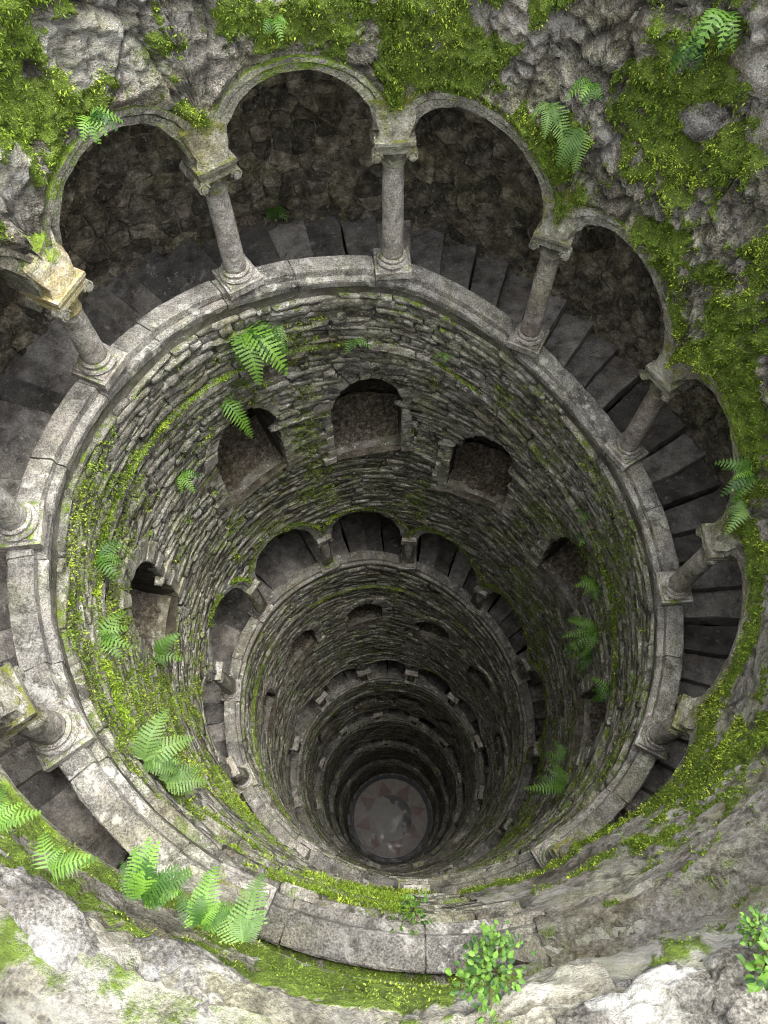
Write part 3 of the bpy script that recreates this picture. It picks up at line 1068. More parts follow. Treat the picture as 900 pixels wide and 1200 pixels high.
for b in ((2.40, -.22, .16, .13), (2.65, -.75, .10, .2), (3.25, -.95, .07, .18), (3.15, -.25, .2, .16), (3.42, -.5, .22, .12), (2.9, -.2, .16, .12), (3.98, -1.1, .2, .16), (4.2, -1.45, .15, .2),
          (4.4, -1.7, .15, .25), (2.32, .2, .06, .12), (4.6, -1.3, .2, .2), (5.2, -2.4, .4, .35), (5.7, -2.9, .35, .3), (.6, .05, .35, .2), (.3, .1, .15, .2), (3.9, -.6, .12, .25)):
    dens = dens + .75 * blob(*b)
dens = np.clip(dens, 0, 1.15)
patch = fbm(P0 * 8.5, 5, 47, .70)
moss = np.clip(sstep(patch + (dens - .5) * .42, .50, .70) * np.clip(dens * 1.5, 0, 1), 0, 1)
suv = np.stack([TT * 2.8, ZZ - Z(TT) * 1.0, 0 * TT], -1)
srel = np.stack([TT * 2.8 * .9, (ZZ - .55 * Z(TT)) * 3.0, 0 * TT], -1)
def worley(p, seed):
    i = np.floor(p).astype(np.int64)
    f1 = np.full(p.shape[:-1], 9.0); f2 = f1.copy(); idv = np.zeros_like(f1)
    for dx in (-1, 0, 1):
        for dy in (-1, 0, 1):
            for dz in (-1, 0, 1):
                c = i + np.array([dx, dy, dz])
                q = np.stack([_hash(c[..., 0], c[..., 1], c[..., 2], seed + e) for e in (1, 2, 3)], -1) + c
                d = np.linalg.norm(q - p, axis=-1)
                h = _hash(c[..., 0], c[..., 1], c[..., 2], seed + 9)
                near = d < f1
                f2 = np.where(near, f1, np.minimum(f2, d))
                idv = np.where(near, h, idv)
                f1 = np.where(near, d, f1)
    return f1, f2 - f1, idv
PW = P0 + .12 * (np.stack([fbm(P0 * 3, 3, 61), fbm(P0 * 3, 3, 62), fbm(P0 * 3, 3, 63)], -1) - .5)
_, ce, cid = worley(PW * 2.3, 5)
_, ce2, cid2 = worley(PW * 6.5, 15)
big = fbm(P0 * 1.25, 5, 50) - .5
mid = np.abs(fbm(P0 * 4.2, 5, 51, .6) - .5)
strata = np.abs(fbm(srel * 2.2, 5, 53, .68) - .5) * np.interp(TT, [0, .8, 3.6, 4.8, 6.3], [.3, .2, .35, 1.2, 1.0])
fine = fbm(P0 * 15, 4, 52, .65) - .5
edge = sstep(rel, .0, .14)
hood = np.exp(-((rel - .10) / .035) ** 2) * np.interp(TT, [0, 2, 2.8, 3.5, 4.2, 6.3], [.2, .6, .4, .8, 1.0, .4])
blocks = (cid - .5) * .09 - .05 * (1 - sstep(ce, 0, .10)) + (cid2 - .5) * .035 - .022 * (1 - sstep(ce2, 0, .12))
amp = np.interp(TT, [0, .9, 1.8, 3.3, 3.7, 4.4, 5.0, 6.3], [.35, .45, 1, 1, 1.45, 1.45, .6, .35])
disp = edge * amp * (big * .10 - mid * .16 - strata * .24 + fine * .13 + .04 + blocks * .65 + moss * (.015 + .035 * (fbm(P0 * 22, 2, 55)))) + hood * .05
top_in = sstep(tt, .93, 1.0)[None] * .05
P1 = pt(TT, RR - disp + top_in, ZZ + .04 * (fbm(P0 * 5, 3, 60) - .5) * sstep(tt, .5, 1)[None])
Vw = P1.reshape(-1, 3)
joint_dark = np.clip((1 - sstep(ce, 0, .11)) * .9 + (1 - sstep(ce2, 0, .10)) * .55, 0, 1) * sstep(fbm(P0 * 3.1, 3, 99), .30, .55)  # darker along the block joints, broken up by noise
pale = np.clip(np.interp(TT, [-.3, .3, .9, 1.9, 2.5, 3.2, 3.8, 4.6, 5.1, 5.6, 6.4], [.4, .5, .4, .6, .6, .35, .15, .1, .7, 1.0, 1.0]) * sstep(rel + .5 * (fbm(P0 * 2.2, 3, 88) - .5), .05, .35) * (.45 + .9 * cid), 0, 1)
face = obj('rock_face', Vw, grid_faces(nth, nt_), M_ROCK, rimwall, attrs={'moss': moss.ravel(), 'pale': pale.ravel(), 'rnd': (.7 * cid + .3 * cid2).ravel(), 'joint_dark': joint_dark.ravel(), 'suv': suv.reshape(-1, 3)}, smooth=True)
# ledge from the rim outwards
nl = 14
lr = np.linspace(0, 1, nl)
LR = RR[:, -1:] + .05 - disp[:, -1:] * (1 - sstep(lr, 0, .4)) + lr * .75
LZ = rim_z(th)[:, None] + .05 * np.sin(lr * PI) + lr * .12
PL = pt(np.repeat(th[:, None], nl, 1), LR, LZ)
e = sstep(lr, 0, .2)
PL[..., 2] += (fbm(PL * 3.2, 4, 70) - .5) * .22 * e
PL[:, 0] = P1[:, -1]
mossL = np.clip(sstep(fbm(PL * 2.5, 4, 72), .35, .6), 0, 1)
obj('rim_ledge', PL.reshape(-1, 3), grid_faces(nth, nl), M_ROCK, rimwall, attrs={'moss': mossL.ravel() * .35, 'pale': np.full(nth * nl, .4), 'suv': np.stack([np.repeat(th[:, None], nl, 1) * 2.8, LR, LZ], -1).reshape(-1, 3)}, smooth=True)

def rock_mesh(name, seed, sub=3, sx=1, sy=1, sz=1, amp=.3, mat=None, freq=1.6):
    import bmesh
    bm = bmesh.new()
    bmesh.ops.create_icosphere(bm, subdivisions=sub + 1, radius=1)
    v = np.array([q.co for q in bm.verts])
    f = np.array([[q.index for q in p.verts] for p in bm.faces])
    bm.free()
    d = 1 + amp * (fbm(v * freq + seed * 7.3, 5, seed, .6) - .5) * 2
    _, ce, cid = worley(v * freq * 1.1 + seed * 3.1 + .3 * (fbm(v * 3 + seed, 3, seed + 5) - .5)[:, None], seed)
    q_ = v * np.array([1.2, 3.4, 3.8]) + seed
    d -= .30 * np.abs(fbm(q_ * 1.2, 5, seed + 8, .6) - .5)
    d += (cid - .5) * .22 - .12 * (1 - sstep(ce, 0, .14)) + .16 * (fbm(v * freq * 5 + seed, 4, seed + 3, .65) - .5)
    d = np.clip(d, .5, 1.5)
    v = v * d[:, None]
    v = np.sign(v) * np.abs(v) ** .88
    return make_mesh(name, v * np.array([sx, sy, sz]), f, mat, smooth=True)
# boulders set in the upper right of the wall
for k, (tb, zb_, a, b, lab) in enumerate(((4.05, -.57, .15, .14, 'round pale boss stone set in the dark wall'), (4.22, -.45, .2, .17, None), (4.12, -.15, .22, .16, None), (3.95, -.15, .18, .2, None),
                                          (4.33, -.8, .17, .2, None), (4.42, -1.2, .2, .15, None), (4.25, -1.05, .12, .12, None), (3.85, -.2, .15, .14, None))):
    r = 2.74
    P_ = pt(np.array(tb), r + (.0 if k == 0 else .05), zb_)
    o = link('boulder', rock_mesh('boulder', 100 + k, 3, 1, 1, 1, .22, M_RIMROCK if k == 0 else M_BOULDER), rimwall)
    X = Vector((-math.cos(tb), math.sin(tb), 0)); Y = Vector((0, 0, 1)); Nn = Vector((math.sin(tb), math.cos(tb), 0))
    o.matrix_world = Matrix.Translation(Vector(P_)) @ Matrix((X, Y, Nn)).transposed().to_4x4() @ Matrix.Diagonal((a, b, .05 if k else .12, 1))
    if lab: o['label'] = lab

ew_r, ew_z = np.meshgrid(np.linspace(2.98, 4.3, 18), np.linspace(-2.8, .1, 26), indexing='ij')
EW = pt(.02 + 0 * ew_r, ew_r, ew_z)
EW += ((fbm(EW * 4, 4, 66) - .5) * .14)[..., None] * np.array([1.0, 0, 0])
mf_t, mf_w = np.meshgrid(np.linspace(.02, .62, 60), np.linspace(0, 1, 16), indexing='ij')
MF = pt(mf_t, RO(mf_t) - .015 + mf_w * .42, Z(mf_t) - .07 + .12 * mf_w - .55 * sstep(mf_t, .50, .62))
MF[..., 2] += (fbm(MF * 8, 4, 67, .6) - .5) * .10 * sstep(mf_w, 0, .2)
obj('mossy_fill', MF.reshape(-1, 3), grid_faces(60, 16), M_BOULDER, gal, smooth=True, attrs={'moss': (.35 + .65 * sstep(fbm(MF * 6, 4, 68), .35, .6)).ravel()})
obj('end_wall', EW.reshape(-1, 3), grid_faces(18, 26), M_RUBMORT, gal, smooth=True)
# gravelly bank where the coping begins: the coping's course runs on under earth and sinks into the wall
nu, nv = 90, 40
U, W = np.meshgrid(np.linspace(0, 1, nu), np.linspace(0, 1, nv), indexing='ij')
tb = TH_START + .03 - U * .62
wander = (fbm(np.stack([tb * 5, 0 * tb, 0 * tb], -1), 4, 79) - .5)
rb = 2.81 + .0 * U + wander * .05 + W * .34
zb_ = float(Z(0.0)) + .07 + .55 * np.clip(U * .62 / .6, 0, 2) ** 1.2 - .30 * (1 - sstep(W, 0, .22)) ** 2 + .22 * sstep(W, .45, 1.0)
PB = pt(tb, rb, zb_)
PB[..., 2] += (fbm(PB * 5, 5, 80, .6) - .5) * .20
PB += ((fbm(PB * 9, 4, 81, .6) - .5) * .07)[..., None] * np.array([1, 1, 0])
obj('earth_bank', PB.reshape(-1, 3), grid_faces(nu, nv), M_EARTH, smooth=True, attrs={'moss': (.5 * sstep(W, .75, 1) + .25 * (1 - sstep(U, 0, .12)) + .2 * sstep(U, .75, 1)).ravel()})
tag(bpy.data.objects['earth_bank'], 'gravelly earth bank where the coping starts at the near side', kind='structure')

# ------------------------------------------------------------------ rim rocks in front of the viewer
RIMROCKS = [(.84, 3.12, .27, .34, .20, .13, 'grey rock with white crust at the lower left corner of the picture'),
            (.64, 3.06, .27, .36, .18, .13, 'long rock with white crusted edge at the lower left below the big ferns'),
            (.66, 3.36, .36, .46, .28, .18, 'large mottled rock in the bottom left corner of the picture'),
            (.45, 3.08, .24, .32, .19, .13, 'pale rock below the drooping fern frond at the near rim'),
            (.36, 3.30, .28, .50, .22, .14, 'brownish grey boulder at the bottom edge, left of the leafy shrub'),
            (.20, 3.10, .26, .36, .20, .12, 'flat pale rock at the bottom edge right below the leafy shrub'),
            (.03, 2.99, .27, .32, .18, .12, 'white streaked rock slab on the near rim right of the leafy shrub'),
            (.0, 3.26, .34, .52, .27, .16, 'large speckled boulder in the bottom right corner of the picture'),
            (-.12, 2.98, .30, .30, .18, .13, 'pale rock beside the small seedlings at the lower right'),
            (-.28, 3.02, .34, .36, .20, .14, 'rock at the right edge of the near rim, beyond the seedlings')]
for k, (tr, rr2, zc, a, b, c_, lab) in enumerate(RIMROCKS):
    o = link('rim_rock', rock_mesh('rim_rock', 200 + k, 4, a, b, c_, .34, M_RIMROCK, 1.3), None, Vector(pt(np.array(tr), rr2, zc)))
    o.rotation_euler = (random.uniform(-.12, .12), random.uniform(-.12, .12), -tr + random.uniform(-.25, .25))
    tag(o, lab, 'rock', 'rocks along the near rim', 'thing')

# ------------------------------------------------------------------ floor with its star
floor = obj('well_floor', *(lambda v, f: (np.array(v), f))(*lathe([(2.62, -.3), (2.62, 0)], 64)), M_FBEIGE)
floor.location = (0, 0, ZFLOOR)
floor.scale = (.9, .9, 1)
tag(floor, 'round marble floor with a star at the bottom of the well', kind='structure')
def flat(name, poly, z, mat):
    o = obj(name, np.array([(x, y, z) for x, y in poly]), [tuple(range(len(poly)))], mat, floor)
    return o
nst = 8
for k in range(nst):
    a = TAU * k / nst + .06 + PI / 2
    d = TAU / nst * .42
    flat('star_point', [(2.5 * math.cos(a), 2.5 * math.sin(a)), (1.62 * math.cos(a + d), 1.62 * math.sin(a + d)), (1.45 * math.cos(a), 1.45 * math.sin(a)), (1.62 * math.cos(a - d), 1.62 * math.sin(a - d))], .004, M_FRED)
flat('centre_disc', [(1.5 * math.cos(TAU * k / 40), 1.5 * math.sin(TAU * k / 40)) for k in range(40)], .008, M_FGREY)
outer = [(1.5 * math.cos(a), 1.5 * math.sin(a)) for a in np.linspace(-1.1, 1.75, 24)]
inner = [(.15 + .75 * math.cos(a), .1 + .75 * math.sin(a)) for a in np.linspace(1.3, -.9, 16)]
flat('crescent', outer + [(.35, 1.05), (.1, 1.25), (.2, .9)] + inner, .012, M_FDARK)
for k in range(8):
    a = TAU * k / 8 + .2
    flat('cross_arm', [(.12 * math.cos(a + PI / 2), .12 * math.sin(a + PI / 2)), (1.2 * math.cos(a + .09), 1.2 * math.sin(a + .09)), (1.2 * math.cos(a - .09), 1.2 * math.sin(a - .09)), (.12 * math.cos(a - PI / 2), .12 * math.sin(a - PI / 2))], .016 + .002 * k, M_FGREY if k % 2 else M_FBEIGE)
V, F = lathe([(2.6, .0), (2.62, .03), (2.85, .03), (2.86, -.05)], 72, False)
obj('gutter_ring', np.array(V), F, M_FBLACK, floor)
np_ = 22
for k in range(np_):
    a0, a1 = TAU * k / np_ + .008, TAU * (k + 1) / np_ - .008
    z = random.uniform(-.01, .012)
    for (ra, rb_) in ((2.88, 3.4), (3.42, 4.2)):
        V = [(r * math.cos(a), r * math.sin(a), zz) for zz in (-.1, z) for r, a in ((ra, a0), (rb_, a0), (rb_, a1), (ra, a1))]
        obj('paving_slab', np.array(V), [(4, 5, 6, 7), (0, 1, 5, 4), (1, 2, 6, 5), (2, 3, 7, 6), (3, 0, 4, 7)], M_PAVE, floor)

# ------------------------------------------------------------------ moss tufts
def tufts(P, Nrm, n_blade, size, seed):
    g = np.random.default_rng(seed)
    N = len(P)
    P = np.repeat(P, n_blade, 0); Nr = np.repeat(Nrm, n_blade, 0)
    d = Nr + g.normal(0, .75, P.shape); d /= np.linalg.norm(d, axis=1, keepdims=True)
    s = np.cross(d, g.normal(0, 1, P.shape)); s /= np.linalg.norm(s, axis=1, keepdims=True)
    size = size * np.clip((np.linalg.norm(P[::n_blade] - CAMP, axis=1) - 1.2) / 4.0, .32, 1.0)
    L = np.repeat(size, n_blade)[:, None] * g.uniform(.6, 1.5, (len(P), 1))
    W = L * .22
    b = P + g.normal(0, .010, P.shape)
    V = np.stack([b - s * W, b + s * W, b + d * L * .6 + s * W * .8, b + d * L + np.array([0, 0, -.3]) * L, b + d * L * .6 - s * W * .8], 1)
    rnd = np.repeat(np.clip(.35 + .55 * (fbm(P[::n_blade] * 3.2, 4, 200 + seed) - .5) * 2 + g.normal(0, .06, N), 0, .72).repeat(n_blade)[:, None], 5, 1)
    return V, rnd
# on the upper wall, by its own moss mask
du = np.roll(P1, -1, 0) - P1
dv = np.roll(P1, -1, 1) - P1
nrm = np.cross(du, dv); nrm /= np.linalg.norm(nrm, axis=-1, keepdims=True) + 1e-9
inw = -P1 * np.array([1, 1, 0]); inw /= np.linalg.norm(inw, axis=-1, keepdims=True)
nrm *= np.sign((nrm * inw).sum(-1, keepdims=True))
area = np.linalg.norm(du, axis=-1) * np.linalg.norm(dv, axis=-1)
w = np.where(moss > .25, moss ** 1.3, 0) * np.clip(area, 0, .01)
w[:, -1] = 0; w[-1] = 0
pick = rng.choice(w.size, 105000, p=(w / w.sum()).ravel())
jit = rng.uniform(0, 1, (len(pick), 1)) * du.reshape(-1, 3)[pick] + rng.uniform(0, 1, (len(pick), 1)) * dv.reshape(-1, 3)[pick]
Pm = P1.reshape(-1, 3)[pick] + jit
Nm = nrm.reshape(-1, 3)[pick]
s1 = .004 + .015 * rng.uniform(0, 1, len(pick)) ** 2
VA, RA = tufts(Pm, Nm, 3, s1, 1)
# on ledge stones, on the tops of the second arcade and in patches on the shaft
tq = rng.uniform(.3, 11.5, 30000)
dd = ledge_d(tq)
keep = fbm(np.stack([tq * 2.4, 0 * tq, 0 * tq], -1), 4, 91) > .50
tq = tq[keep]
Pq = pt(tq, Rwall(tq, Z(tq) - ledge_d(tq)) - rng.uniform(0, .08, len(tq)), Z(tq) - ledge_d(tq) + .045)
Nq = np.tile([0, 0, 1.0], (len(tq), 1)) + pt(tq, -.6 + 0 * tq, 0 * tq)
VB, RB = tufts(Pq[:12000], Nq[:12000], 3, rng.uniform(.008, .024, len(Pq))[:12000], 2)
tq = rng.uniform(TAU + .1, 2 * TAU, 9000)
keep = fbm(np.stack([tq * 1.6, 0 * tq, 0 * tq], -1), 4, 95) > .52
tq = tq[keep]
b_ = (tq - TH0) / DTH; i_ = np.floor(b_); f_ = b_ - i_
ez = (imp(i_) * (1 - f_) + imp(i_ + 1) * f_) + (rise(i_ + .5) + .12) * np.sqrt(np.clip(1 - ((f_ - .5) * 2) ** 2, 0, 1))
Pq = pt(tq, RF(tq) - .03 + rng.uniform(-.04, .02, len(tq)), ez + rng.uniform(.01, .16, len(tq)))
VC, RC = tufts(Pq, pt(tq, -1 + 0 * tq, .8 + 0 * tq), 3, rng.uniform(.010, .030, len(tq)), 3)
cand = 140000
tq = rng.uniform(.2, TAU + .2, cand)
hh = rng.uniform(0, 1, cand)
zq = (Z(tq) - .3) * (1 - hh) + (Z(tq + TAU) + 2.2) * hh
Pq = pt(tq, Rwall(tq, zq) - .04, zq)
msk = fbm(Pq * np.array([1.3, 1.3, .9]), 4, 97) * .8 + fbm(Pq * 7, 3, 98) * .35
left = np.interp(tq, [.2, .8, 1.2, 2.0, 2.6, 3.6, 4.2, 5.2, 6.3], [.10, .12, .13, .08, .0, -.02, .05, .06, .08])
keep = (msk + left > .69) & ~in_niche(tq, zq, .02) & ~in_gallery(tq, zq, .1)
Pq, tk = Pq[keep][:36000], tq[keep][:36000]
VD, RD = tufts(Pq, pt(tk, -1 + 0 * tk, .7 + 0 * tk), 3, rng.uniform(.008, .022, len(Pq)), 4)
VV = np.concatenate([VA, VB, VC, VD]); RRn = np.concatenate([RA, RB, RC, RD])
N = len(VV)
base_f = np.array([(0, 1, 2), (0, 2, 4), (4, 2, 3)])
F = (base_f[None] + (np.arange(N) * 5)[:, None, None]).reshape(-1, 3)
mo = obj('moss', VV.reshape(-1, 3), F, M_MOSS, attrs={'rnd': RRn.ravel()})
tag(mo, 'green moss cushions on the walls, arches and ledges', 'moss', kind='stuff')
print('moss blades', N)

# ------------------------------------------------------------------ ferns and plants
def frond_mesh(name, g, L, d0, side_hint, mat, npair=18, width=.2, droop=.9, lobes=False):
    """one fern frond: a drooping midrib with paired leaflets (local coordinates, root at origin)"""
    d = Vector(d0).normalized()
    p = Vector((0, 0, 0))
    V, F = [], []
    n = npair
    step = L / (n + 2)
    prev = None
    up0 = Vector((0, 0, 1))
    side = d.cross(Vector(side_hint)).normalized()
    rib = []
    for k in range(n + 3):
        rib.append((p.copy(), d.copy()))
        p = p + d * step
        d = (d + Vector((0, 0, -1)) * droop * step / L * (1.2 + .6 * k / n)).normalized()
    # midrib
    for k in range(n + 2):
        a, da = rib[k]; b, db = rib[k + 1]
        s = side * (.006 * L / .4) * (1 - k / (n + 3))
        o_ = len(V)
        V += [a - s, a + s, b + s * .9, b - s * .9]
        F.append((o_, o_ + 1, o_ + 2, o_ + 3))
    for k in range(1, n + 2):
        f = k / (n + 2)
        prof = (min(1, f * 5 + .25)) * (1 - f) ** .72 * 1.25
        l = L * width * prof * g.uniform(.9, 1.1)
        a, da = rib[k]
        nn = side.cross(da).normalized()
        for sg in (-1, 1):
            dirv = (side * sg * .93 + da * .34 - nn * .12 * g.uniform(-1, 1.6)).normalized()
            wv = da * step * .36
            segs = 1 if not lobes else 4
            if not lobes:
                o_ = len(V)
                m_ = a + dirv * l * .45 + nn * .02 * l
                V += [a - wv * .75, a + wv * .75, m_ + wv * .85, a + dirv * l - nn * l * .08, m_ - wv * .75]
                F += [(o_, o_ + 1, o_ + 2, o_ + 4), (o_ + 4, o_ + 2, o_ + 3)]
            else:
                for q in range(5):
                    fa = q / 5
                    c0 = a + dirv * l * (fa + .02)
                    c1 = a + dirv * l * (fa + .21)
                    ww = da * step * .44 * (1 - fa * .8) ** .6
                    for s2 in (-1, 1):
                        o_ = len(V)
                        V += [c0 - dirv * l * .05, c0 + ww * s2 * .85 + dirv * l * .02, c0 + ww * s2 + dirv * l * .13, c1 + dirv * l * .03]
                        F.append((o_, o_ + 1, o_ + 2, o_ + 3) if s2 > 0 else (o_ + 3, o_ + 2, o_ + 1, o_))
    return make_mesh(name, np.array([tuple(v) for v in V]), F, mat)
def fern(th, r, z, n, L, mat, label, group, up=.5, spread=1.0, seed=0, droop=.9, width=.2, lobes=False, npair=16, lean=0.0):
    g = random.Random(seed)
    root = Vector(pt(np.array(th), r, z))
    e = empty('fern', root, label, 'fern', group)
    inw = Vector((math.sin(th), math.cos(th), 0)); tan = Vector((-math.cos(th), math.sin(th), 0))
    for k in range(n):
        a = (k + .5) / n * 2 - 1
        d = inw * g.uniform(.55, 1.0) + tan * (a * spread + lean + g.uniform(-.15, .15)) + Vector((0, 0, 1)) * (up + g.uniform(-.3, .35))
        l = L * g.uniform(.5, 1.15) * (1 - .15 * abs(a))
        me = frond_mesh('frond', g, l, d, Vector((0, 0, 1)) + inw * .35, mat, npair, width * g.uniform(.85, 1.1), droop, lobes)
        link('frond', me, e)
    if seed % 3 == 0:
        d = inw * .5 + tan * g.uniform(-1, 1) + Vector((0, 0, -.6))
        o = link('frond', frond_mesh('frond', g, L * .7, d, Vector((0, 0, 1)) + inw * .35, M_STALK, npair, width * .7, 1.5, False), e)
        o['label'] = 'withered brown frond'
    return e
GF = 'ferns growing from the walls'
fern(2.66, 2.72, -2.9, 8, .80, M_FERN, 'large bright green fern hanging over the wall above the left upper niche', GF, .35, .8, 1, 1.6, .24, lobes=True, npair=15, lean=.1)
fern(2.50, 2.72, -3.7, 4, .58, M_FERN, 'single fern spray drooping beside the left upper niche, below the large one', GF, .0, .5, 2, 1.7, .24, npair=14)
fern(2.78, 2.72, -3.05, 2, .34, M_FERNP, 'small pale fern frond to the right of the large hanging fern', GF, .2, .4, 20, 1.3, .22)
fern(2.20, 2.72, -4.1, 6, .28, M_FERN, 'small fern rosette on the left wall between the two left niches', GF, .3, 1.2, 3, 1.0, .26, npair=9)
fern(3.66, 2.66, -.80, 4, .36, M_FERNP, 'pale feathery fern on the rock above the third arch', GF, .2, 1.0, 4, 1.4, .25, lobes=True, npair=15, lean=.25)
fern(3.76, 2.66, -.92, 3, .34, M_FERNP, 'pale fern with a hanging frond beside the feathery fern above the right arches', GF, -.1, .5, 5, 1.8, .26, lobes=True, npair=15)
fern(4.01, 2.66, .12, 11, .34, M_LEAF, 'bright leafy polypody tumbling from the top right corner', GF, .25, .9, 6, 1.6, .26, npair=8)
fern(3.98, 2.66, -.08, 7, .26, M_LEAF, 'lower tuft of the leafy fern hanging under the top right corner', GF, .0, .7, 26, 1.7, .26, npair=8)
fern(4.76, 2.64, -2.38, 9, .34, M_FERN, 'bright fern clump at the right edge beside the arcade', GF, .4, 1.1, 7, 1.2, .26, npair=10)
fern(4.84, 2.64, -2.62, 7, .30, M_FERNP, 'pale bluish fern clump just below the bright one at the right edge', GF, .3, 1.1, 27, 1.2, .26, npair=10)
fern(4.72, 2.70, -7.3, 7, .62, M_FERND, 'spreading deep green fern on the right wall between two niches', GF, .25, 1.2, 8, 1.1, .22, npair=14)
fern(4.80, 2.70, -7.8, 5, .46, M_FERND, 'lower deep green fern on the right wall under the spreading one', GF, .2, 1.1, 28, 1.2, .22, npair=12)
fern(4.31, 2.70, -5.55, 4, .24, M_FERN, 'small bright leaves along the ledge on the right wall above a niche', GF, .2, 1.0, 9, .9, .3, npair=6)
fern(4.36, 2.70, -6.05, 4, .24, M_FERN, 'small bright sprig below the ledge on the right wall', GF, .2, 1.0, 29, .9, .3, npair=6)
fern(5.48, 2.70, -8.3, 8, .6, M_FERND, 'dark green fern on the lower right wall above the second ring', GF, .3, 1.2, 10, 1.1, .24, npair=13)
fern(.99, 2.70, -2.62, 11, .40, M_FERNP, 'pale fern spilling over the coping at the lower left', GF, .35, 1.2, 11, 1.3, .24, lobes=True, npair=14)
fern(.92, 2.70, -2.75, 9, .33, M_FERNP, 'second pale fern right below the one spilling over the lower left coping', GF, .2, 1.1, 31, 1.3, .24, lobes=True, npair=13)
fern(1.53, 2.70, -4.7, 6, .34, M_FERND, 'small bluish fern on the sill of the left niche', GF, .3, 1.3, 12, .9, .3, npair=8)
fern(1.68, 2.70, -3.0, 8, .30, M_FERND, 'leafy green growth on the left wall just inside the coping', GF, .3, 1.2, 13, 1.1, .3, npair=8)
fern(1.42, 2.70, -3.0, 8, .30, M_FERND, 'green growth on the left wall beside the dark niche, lower patch', GF, .3, 1.2, 14, 1.1, .3, npair=8)
fern(3.08, 2.68, -3.62, 8, .24, M_FERND, 'low tuft of leaves on the ledge above the topmost niche', GF, .3, 1.4, 15, .9, .32, npair=7)
fern(2.40, 2.62, -.22, 14, .22, M_LEAF, 'bushy green moss fern on the rock at the upper left', GF, .3, 1.2, 16, 1.2, .3, npair=8)
fern(3.76, 2.62, -.55, 12, .22, M_FERND, 'dark leafy tuft on the rock above the pale ferns at the upper right', GF, .3, 1.3, 17, 1.1, .34, npair=7)
fern(2.92, 2.62, -.15, 10, .18, M_LEAF, 'small green tuft hanging at the top edge left of centre', GF, .3, 1.3, 18, 1.1, .34, npair=7)
fern(2.93, 3.80, -2.72, 7, .22, M_FERND, 'dark plant at the back of the stair behind the tall arch', GF, .5, 1.2, 19, .9, .34, npair=7)
fern(.56, 2.80, .16, 16, .21, M_FERN, 'big bright fern clump on the near rim at the lower left', 'ferns along the near rim', .55, 1.1, 21, .9, .26, lobes=True, npair=15)
fern(.485, 2.80, .16, 13, .17, M_FERN, 'fresh green fern beside the big clump on the near rim', 'ferns along the near rim', .5, 1.1, 22, 1.0, .28, lobes=True, npair=14)
fern(.43, 2.80, .2, 4, .25, M_FERNP, 'fern with a long frond drooping outward at the near rim, right of the clump', 'ferns along the near rim', .2, .9, 23, 1.3, .24, lobes=True, npair=18, lean=.2)
fern(.66, 2.84, .26, 6, .16, M_FERND, 'low fern at the left end of the near mossy rim', 'ferns along the near rim', .4, 1.2, 24, 1.0, .3, npair=9)
fern(.74, 2.82, .30, 6, .16, M_FERN, 'small fern at the left picture edge on the arch of the near rim', 'ferns along the near rim', .4, 1.2, 25, 1.0, .3, npair=9)

fern(4.55, 2.70, -6.6, 6, .34, M_FERN, 'bright little fern on the right wall just above the spreading one', GF, .2, 1.1, 41, 1.1, .26, npair=9)
fern(5.05, 2.70, -7.0, 6, .36, M_FERND, 'fern tuft above the lowest niche of the right wall', GF, .2, 1.1, 42, 1.1, .26, npair=9)
fern(5.25, 2.70, -9.3, 6, .40, M_FERND, 'fern hanging under the lowest niche of the right wall', GF, .1, 1.1, 43, 1.3, .26, npair=9)
fern(3.45, 2.68, -3.9, 6, .18, M_FERN, 'small bright tuft on the ledge to the right above the second niche', GF, .2, 1.2, 46, 1.1, .3, npair=7)
LEAFM = []
for s in range(5):
    g = random.Random(60 + s)
    V = [(0, 0, 0), (.30, .36, .05), (.72, .34, .04), (1.05, 0, -.14), (.72, -.34, .04), (.30, -.36, .05), (.35, 0, -.03), (.72, 0, -.06)]
    V = [(x, y * g.uniform(.8, 1.15), z * g.uniform(.5, 1.8)) for x, y, z in V]
    LEAFM.append(make_mesh('leaf', np.array(V), [(0, 6, 1), (1, 6, 7, 2), (2, 7, 3), (0, 5, 6), (5, 4, 7, 6), (4, 3, 7)], M_LEAF))
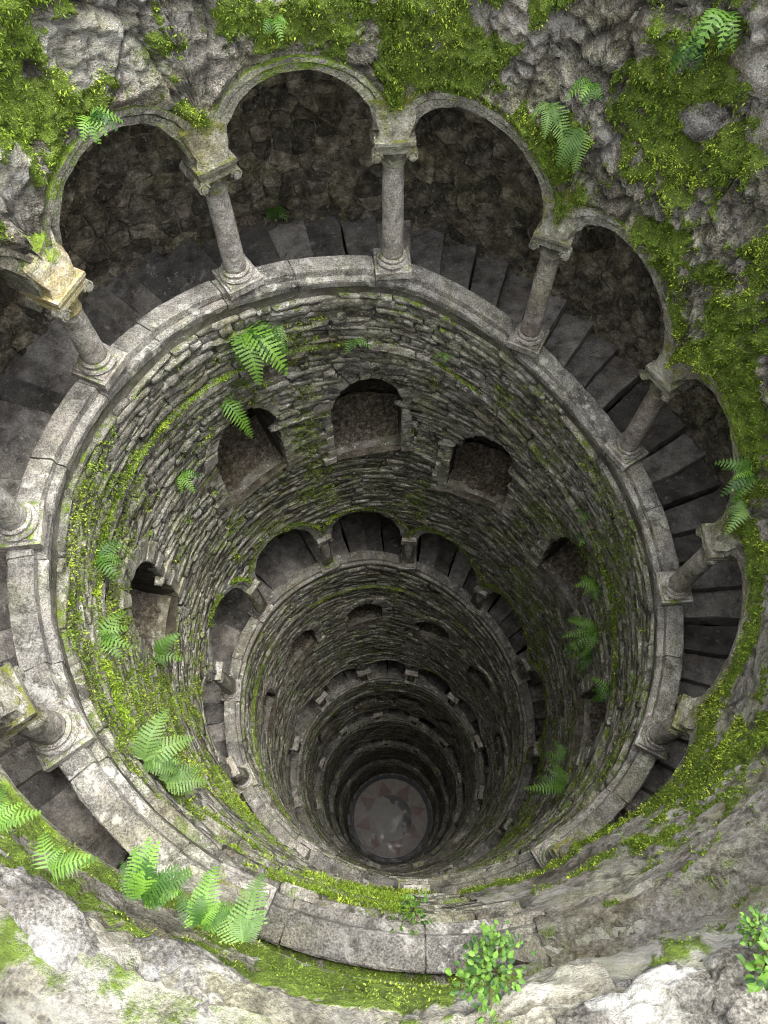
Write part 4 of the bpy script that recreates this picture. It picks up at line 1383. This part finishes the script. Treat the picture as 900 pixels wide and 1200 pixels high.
def shrub(root, h, rad, nleaf, size, label, seed, cat='plant'):
    g = random.Random(seed)
    e = empty('shrub', Vector(root), label, cat, 'small plants on the near rim')
    tips = []
    V, F = [], []
    for s in range(7):
        a = TAU * s / 7 + g.uniform(-.3, .3)
        tip = Vector((math.cos(a) * rad * g.uniform(.3, .9), math.sin(a) * rad * g.uniform(.3, .9), h * g.uniform(.65, 1.0)))
        if s == 0: tip = Vector((0, 0, h))
        tips.append(tip)
        o_ = len(V)
        for p_, w_ in ((Vector((0, 0, 0)), .008), (tip * .55 + Vector((0, 0, h * .08)), .005), (tip, .002)):
            V += [p_ + Vector((w_, 0, 0)), p_ + Vector((-w_ * .5, w_ * .87, 0)), p_ + Vector((-w_ * .5, -w_ * .87, 0))]
        for q in range(2):
            for k in range(3):
                F.append((o_ + q * 3 + k, o_ + q * 3 + (k + 1) % 3, o_ + q * 3 + 3 + (k + 1) % 3, o_ + q * 3 + 3 + k))
    obj('stem', np.array([tuple(v) for v in V]), F, M_STALK, e)
    for k in range(nleaf):
        tip = g.choice(tips)
        f = g.uniform(.3, 1.0) ** .8
        p_ = tip * f + Vector((g.gauss(0, 1), g.gauss(0, 1), g.gauss(0, .6))) * rad * .22
        o = link('leaf', g.choice(LEAFM), e, p_)
        az = math.atan2(p_.y, p_.x) + g.uniform(-.9, .9)
        o.rotation_euler = (g.uniform(-.5, .5), g.uniform(-.35, .6), az)
        s = size * g.uniform(.65, 1.25)
        o.scale = (s, s * .9, s)
    return e
shrub(pt(np.array(.155), 2.76, .22), .20, .12, 290, .020, 'leafy bright green shrub standing on the near rim at the bottom centre right', 1)
shrub(pt(np.array(-.125), 2.78, .30), .15, .06, 120, .016, 'upright little seedling on the near rim at the lower right', 2)
shrub(pt(np.array(-.115), 2.86, .40), .08, .08, 60, .028, 'low leafy plant just below the upright seedling at the lower right', 3)
shrub(pt(np.array(.215), 2.74, -2.02), .07, .12, 70, .028, 'flat green clump growing over the inner edge of the near coping', 4)
